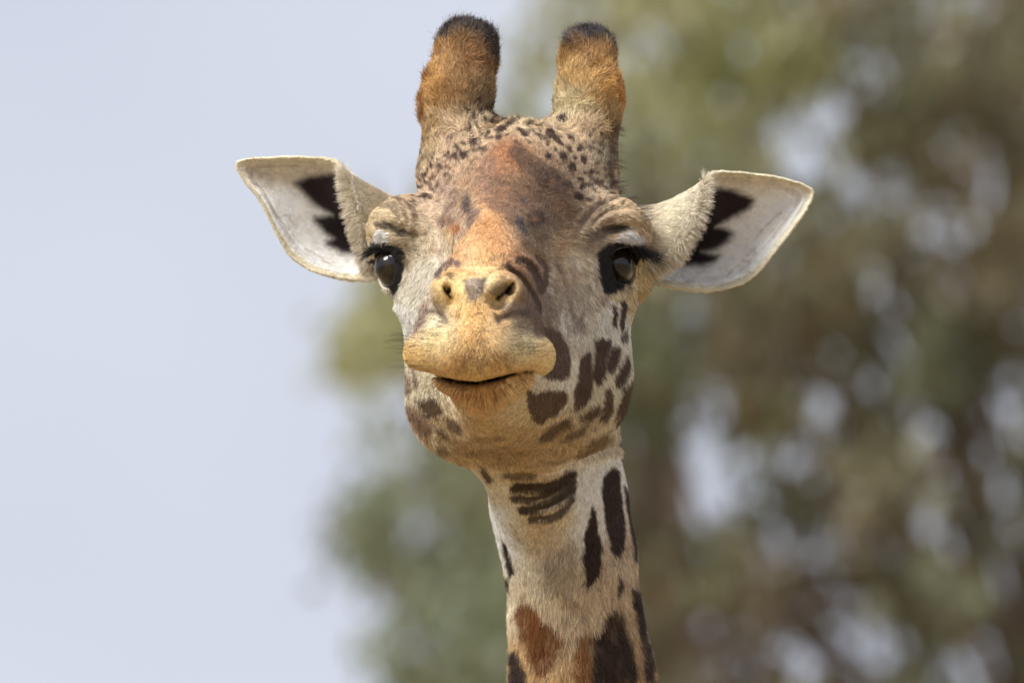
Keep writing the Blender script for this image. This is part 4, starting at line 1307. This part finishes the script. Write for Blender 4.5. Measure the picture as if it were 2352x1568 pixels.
    bristles('horn_tuft', [(1025, 58), (1045, 48), (1065, 42), (1085, 42), (1105, 50), (1122, 66), (1060, 60), (1090, 62)], 700, 9, lambda q: np.stack([(q[:, 0] - 1072) / 60, np.full(len(q), 1.0), np.full(len(q), .3)], -1), (14, 34), .55, (60, 52, 54), None, .35)
    bristles('horn_tuft', [(1320, 70), (1345, 60), (1375, 64), (1400, 84)], 260, 9, lambda q: np.stack([(q[:, 0] - 1350) / 60, np.full(len(q), .7), np.full(len(q), .3)], -1), (8, 18), .5, (74, 66, 68), None, .35)
    bristles('guard_hairs', [(1412, 300), (1408, 340), (1406, 380), (1408, 420), (1425, 440)], 200, 8, lambda q: np.tile([1.0, .1, .1], (len(q), 1)), (16, 36), .4, (76, 58, 50), None, .35)
    # crest of the mane down the back of the neck
    cnt = 14000
    yy = rng.uniform(1050, 1640, cnt)
    cx = np.interp(yy, [1000, 1150, 1270, 1568, 2100], [1262, 1282, 1308, 1338, 1385]); cz = np.interp(yy, [1000, 1150, 1270, 1568, 2100], [-260, -310, -340, -420, -560])
    r = np.array([P(a + b, c, d - 172 - 12) for a, b, c, d in zip(cx, rng.normal(0, 14, cnt), yy, cz)])
    dd = np.array([0, .35, -1.0])[None] + rng.normal(0, .25, (cnt, 3))
    dd /= np.linalg.norm(dd, axis=1, keepdims=True)
    s = np.linspace(0, 1, 4)[None, :, None]
    hair_object('mane', r[:, None] + dd[:, None] * rng.uniform(60, 100, cnt)[:, None, None] * s, np.full(cnt, 1.2), tint(np.tile(srgb(110, 66, 34), (cnt, 1)), r))

# ------------------------------------------------------------------ ground
def ground():
    n = 120
    t = np.linspace(-1, 1, n)
    t = np.sign(t) * np.abs(t) ** 3 * 2500
    X, Y = np.meshgrid(t, t, indexing='ij')
    xy = np.stack([X.ravel(), Y.ravel()], -1)
    r = np.linalg.norm(xy, axis=1)
    z = 0.35 * vnoise(xy, 1 / 60.0, 5) * sstep(30, 120, r) + 0.03 * vnoise(xy, 1 / 3.0, 6) * sstep(4, 12, r)
    V = np.column_stack([xy, z - 0.0])
    i = (np.arange(n - 1)[:, None] * n + np.arange(n - 1)[None]).ravel()
    Q = np.stack([i, i + n, i + n + 1, i + 1], 1)
    m = principled('dry_earth', rough=0.95, spec=0.1)
    nt = m.node_tree
    tc = nt.nodes.new('ShaderNodeTexCoord')
    a = nt.nodes.new('ShaderNodeTexNoise'); a.inputs['Scale'].default_value = 0.4; a.inputs['Detail'].default_value = 8
    r_ = nt.nodes.new('ShaderNodeValToRGB')
    r_.color_ramp.elements[0].position = .35; r_.color_ramp.elements[0].color = (.20, .15, .085, 1)
    r_.color_ramp.elements[1].position = .65; r_.color_ramp.elements[1].color = (.36, .27, .16, 1)
    nt.links.new(tc.outputs['Object'], a.inputs['Vector'])
    nt.links.new(a.outputs['Fac'], r_.inputs['Fac'])
    nt.links.new(r_.outputs['Color'], nt.nodes['Principled BSDF'].inputs['Base Color'])
    o = mesh_from_np('ground', V, Q, [m])
    o['kind'] = 'structure'
ground()

# ------------------------------------------------------------------ eucalyptus trees a few dozen metres behind the animal
CAMP = HEAD + AZ * DIST
def at(px, py, dist):
    """world point seen at px, py from the photographer's spot at that distance"""
    k = dist / DIST
    return CAMP - AZ * dist + k * U * ((px - 1176.0) * AX + (784.0 - py) * AY)

OUT = [(1235,-900),(1228,-100),(1240,60),(1190,180),(1120,280),(980,330),(900,400),(880,470),(780,600),(705,650),(695,800),(725,860),(800,960),(760,1080),(742,1120),(800,1200),
       (785,1250),(900,1300),(930,1380),(840,1440),(880,1500),(850,1560),(800,2300),(4200,2300),(4200,-900)]
GAPS = [(1591,1060,108,112),(1452,1010,55,80),(1496,1284,85,95),(1606,899,38,60),(1786,1259,50,48),(1796,1504,46,55),(1941,1429,78,58),(2001,1530,75,50),(2066,814,34,34),(2111,954,30,34),
        (2316,844,52,110),(2335,1044,60,115),(2266,1184,80,58),(2161,1264,44,40),(2301,1484,85,90),(1601,1449,48,46),(1766,285,48,58),(1841,300,55,68),(1976,75,46,95),(1926,225,46,46),
        (1966,425,62,56),(1456,100,55,60),(1476,400,60,75),(2236,340,22,32),(1616,725,36,62),(2126,525,46,60),(2051,675,42,70),(2206,665,34,50),(2076,740,40,50),(1900,330,40,50),
        (834,838,46,44),(787,908,50,50),(917,938,50,58),(1052,1487,75,42),(2110,470,40,60),(1850,440,30,40),(1500,600,40,60),(1620,180,20,30),(1310,120,40,90),(980,1200,60,50),(930,1060,40,40)]
THIN = [(1240,200,120,230,.45),(760,1020,130,160,.45),(830,1380,120,130,.3),(1450,300,130,300,.6),(900,1000,110,100,.55),(960,400,140,90,.3),(1560,1400,140,140,.65),(1000,1480,160,90,.6),(2250,1350,130,230,.7),
        (1780,420,200,130,.75),(2000,150,90,180,.7),(720,720,60,120,.5)]
TONES = [(1640,190,150,146,40),(800,720,168,158,70),(1350,60,160,150,80),(1750,800,132,100,66),(1800,860,120,108,40),(1950,1230,120,90,62),(2260,380,112,86,50),(2300,640,114,86,48),(2080,200,112,100,48),
         (2150,830,84,88,50),(1500,880,96,104,66),(1700,1080,90,96,60),(1950,1000,100,90,52),(1650,1250,112,112,56),(2200,1450,74,80,48),(1450,600,120,126,96),(950,1150,104,108,70),(850,1120,112,124,100),
         (1050,1400,110,122,90),(950,1560,104,118,70),(1780,1150,96,88,60),(2200,100,96,84,46),(1300,300,140,142,110),(2050,1400,100,92,56),(1600,560,128,120,92),(1700,1380,124,88,74),(900,700,150,146,80)]

def tree_mask(q):
    sd = poly_sd(q, OUT) + 46 * vnoise(q, 1 / 90.0, 61)
    w = sstep(45, -75, sd)
    wq = q + np.stack([vnoise(q, 1 / 50.0, 62), vnoise(q, 1 / 50.0, 63)], -1) * 16
    for x, y, rx, ry in GAPS:
        if x > 1500 and y > 1000:
            rx, ry = rx * 1.15, ry * 1.15
        w *= sstep(.92, 1.42, np.sqrt(((wq[:, 0] - x) / rx) ** 2 + ((wq[:, 1] - y) / ry) ** 2))
    for x, y, rx, ry, a in THIN:
        w *= 1 - (1 - a) * sstep(1.2, .5, np.sqrt(((q[:, 0] - x) / rx) ** 2 + ((q[:, 1] - y) / ry) ** 2))
    w = np.maximum(w, .05 * sstep(110, 20, sd)) * sstep(60, 25, poly_sd(q, OUT))
    far = (q[:, 0] > 2450) | (q[:, 1] < -100) | (q[:, 1] > 1680)
    w = np.where(far & (sd < 0), .55, w)
    return w

def bark(name, c0, c1):
    m = principled(name, rough=0.9, spec=0.1)
    nt = m.node_tree
    tc = nt.nodes.new('ShaderNodeTexCoord'); mp = nt.nodes.new('ShaderNodeMapping'); mp.inputs['Scale'].default_value = (6, 6, 1)
    a = nt.nodes.new('ShaderNodeTexNoise'); a.inputs['Scale'].default_value = 2.0; a.inputs['Detail'].default_value = 6
    r_ = nt.nodes.new('ShaderNodeValToRGB')
    r_.color_ramp.elements[0].position = .4; r_.color_ramp.elements[0].color = (*c0, 1)
    r_.color_ramp.elements[1].position = .6; r_.color_ramp.elements[1].color = (*c1, 1)
    bu = nt.nodes.new('ShaderNodeBump'); bu.inputs['Distance'].default_value = .03
    nt.links.new(tc.outputs['Object'], mp.inputs['Vector']); nt.links.new(mp.outputs['Vector'], a.inputs['Vector'])
    nt.links.new(a.outputs['Fac'], r_.inputs['Fac']); nt.links.new(a.outputs['Fac'], bu.inputs['Height'])
    nt.links.new(r_.outputs['Color'], nt.nodes['Principled BSDF'].inputs['Base Color'])
    nt.links.new(bu.outputs['Normal'], nt.nodes['Principled BSDF'].inputs['Normal'])
    return m
mat_bark = bark('peeling_bark', (.10, .075, .055), (.26, .20, .15))

def leaf_material():
    m = bpy.data.materials.new('leaf')
    m.use_nodes = True
    nt = m.node_tree
    b = nt.nodes['Principled BSDF']
    b.inputs['Roughness'].default_value = .45
    a = nt.nodes.new('ShaderNodeAttribute'); a.attribute_name = 'coat'
    tr = nt.nodes.new('ShaderNodeBsdfTranslucent')
    mx = nt.nodes.new('ShaderNodeMixShader'); mx.inputs[0].default_value = .35
    nt.links.new(a.outputs['Color'], b.inputs['Base Color']); nt.links.new(a.outputs['Color'], tr.inputs['Color'])
    nt.links.new(b.outputs[0], mx.inputs[1]); nt.links.new(tr.outputs[0], mx.inputs[2])
    nt.links.new(mx.outputs[0], nt.nodes['Material Output'].inputs['Surface'])
    return m
mat_leaf = leaf_material()

def tubes(name, segs, parent, origin, mat):
    """segs: list of (points (k,3), radii (k,)) -> one mesh"""
    Vs, Qs, o = [], [], 0
    for pts, rad in segs:
        pts = np.asarray(pts, float); k = len(pts); s = 10
        tan = np.gradient(pts, axis=0); tan /= np.linalg.norm(tan, axis=1, keepdims=True)
        ref = np.array([1.0, .2, .1]); x = np.cross(tan, ref); x /= np.linalg.norm(x, axis=1, keepdims=True); y = np.cross(tan, x)
        a = np.linspace(0, 2 * math.pi, s, endpoint=False)
        ring = pts[:, None] + (x[:, None] * np.cos(a)[None, :, None] + y[:, None] * np.sin(a)[None, :, None]) * (np.asarray(rad)[:, None, None] * (1 + .08 * np.sin(3 * a + 1)[None, :, None]))
        i = (np.arange(k - 1)[:, None] * s + np.arange(s)[None]).ravel(); j = (np.arange(k - 1)[:, None] * s + (np.arange(s)[None] + 1) % s).ravel()
        Vs.append(ring.reshape(-1, 3)); Qs.append(np.stack([i, j, j + s, i + s], 1) + o); o += k * s
    return mesh_from_np(name, np.concatenate(Vs) - origin, np.concatenate(Qs), [mat], parent)

def make_tree(name, label, base, select, depth, spread, n_clump, leaves, seed, tone_k, trunk_top, group):
    r = np.random.default_rng(seed)
    base = np.array(base, float)
    e = bpy.data.objects.new(name, None); COL.objects.link(e); e.location = tuple(base)
    e['label'] = label; e['category'] = 'tree'; e['group'] = group
    cl = []
    while len(cl) < n_clump:
        q = np.stack([r.uniform(560, 3300, 4000), r.uniform(-800, 2200, 4000)], -1)
        infr = (q[:, 0] < 2480) & (q[:, 1] > -120) & (q[:, 1] < 1700)
        ok = (r.random(4000) < tree_mask(q) * np.where(infr, 1, .22)) & select(q)
        cl.extend(q[ok].tolist())
    q = np.array(cl[:n_clump])
    dd = depth + r.normal(0, spread, len(q))
    W = np.array([at(a, b, c) for (a, b), c in zip(q, dd)])
    W = W[W[:, 2] > 1.5]; q = q[:len(W)]
    tones = np.zeros((len(q), 3)); tt = np.zeros(len(q))
    for x, y, a, b, c in TONES:
        k = 1 / ((q[:, 0] - x) ** 2 + (q[:, 1] - y) ** 2 + 1600) ** 2
        tones += k[:, None] * srgb(a, b, c); tt += k
    tones /= tt[:, None]
    tones = tones * .68 + srgb(122, 122, 88) * .32
    tl = tones.mean(1, keepdims=True)
    tones = (tl + (tones - tl) * .58) * np.array([.97, 1.0, .83]) * 1.36
    n = n_clump * leaves
    ci = np.repeat(np.arange(len(W)), leaves); n = len(ci)
    P0 = W[ci] + r.normal(0, 1, (n, 3)) * np.array([.045, .13, .052])
    L = r.uniform(.05, .11, n); wd = L * r.uniform(.14, .24, n)
    d = np.stack([r.normal(0, .5, n), r.normal(0, .5, n), -np.abs(r.normal(.9, .5, n))], -1); d /= np.linalg.norm(d, axis=1, keepdims=True)
    sdir = np.cross(d, r.normal(size=(n, 3))); sdir /= np.linalg.norm(sdir, axis=1, keepdims=True)
    nn = np.cross(d, sdir)
    a = P0; b = P0 + d * (L * .45)[:, None] + sdir * wd[:, None] + nn * (L * .06)[:, None]
    c = P0 + d * L[:, None]; f = P0 + d * (L * .45)[:, None] - sdir * wd[:, None] + nn * (L * .06)[:, None]
    V = np.stack([a, b, c, f], 1).reshape(-1, 3)
    Q = np.arange(4 * n).reshape(n, 4)
    col = tones[ci] * tone_k * r.uniform(.7, 1.35, n)[:, None]
    dry = r.random(n) < .06
    col[dry] = srgb(150, 100, 60) * .5
    crown = mesh_from_np('crown', V - base, Q, [mat_leaf], e, np.repeat(np.clip(col, .004, .6), 4, 0), smooth=False)
    # trunk and limbs
    top = np.array(trunk_top, float)
    mid = (base + top) / 2 + np.array([.25, .1, 0])
    tp = smooth_line([tuple(base - [0, 0, .1]), tuple(mid), tuple(top)], 12)
    segs = [(tp, np.linspace(.24, .07, len(tp)) + .12 * np.exp(-np.arange(len(tp)) / 1.5))]
    tubes('trunk', segs, e, base, mat_bark)
    pick = W[r.choice(len(W), 46, replace=False)]
    segs = []
    for w in pick:
        i = int(np.clip(len(tp) * r.uniform(.35, .95), 0, len(tp) - 1))
        s = tp[i]
        if w[2] < s[2] - .6:
            s = tp[int(len(tp) * .35)]
        m_ = (s + w) / 2 + np.array([0, r.normal(0, .2), .35])
        pl = smooth_line([tuple(s), tuple(m_), tuple(w)], 6)
        segs.append((pl, np.linspace(.035, .006, len(pl))))
    tubes('limbs', segs, e, base, mat_bark)
    return e

TD = 33.0
make_tree('eucalyptus_tree', 'tall olive and russet leaved tree filling the background behind the right ear', at(2900, 784, TD + .4) * [1, 1, 0],
          lambda q: q[:, 0] > 1120 + 60 * vnoise(q, 1 / 200.0, 8), TD, .8, 620, 34, 71, .95, at(2350, -500, TD), 'out of focus trees behind the giraffe')
make_tree('eucalyptus_tree', 'grey green leaved tree edging the open sky below the left ear', at(1500, 784, TD + 5) * [1, 1, 0],
          lambda q: q[:, 0] < 1260 + 60 * vnoise(q, 1 / 200.0, 8), TD + 4.2, .7, 200, 34, 72, 1.05, at(1450, 150, TD + 4.6), 'out of focus trees behind the giraffe')
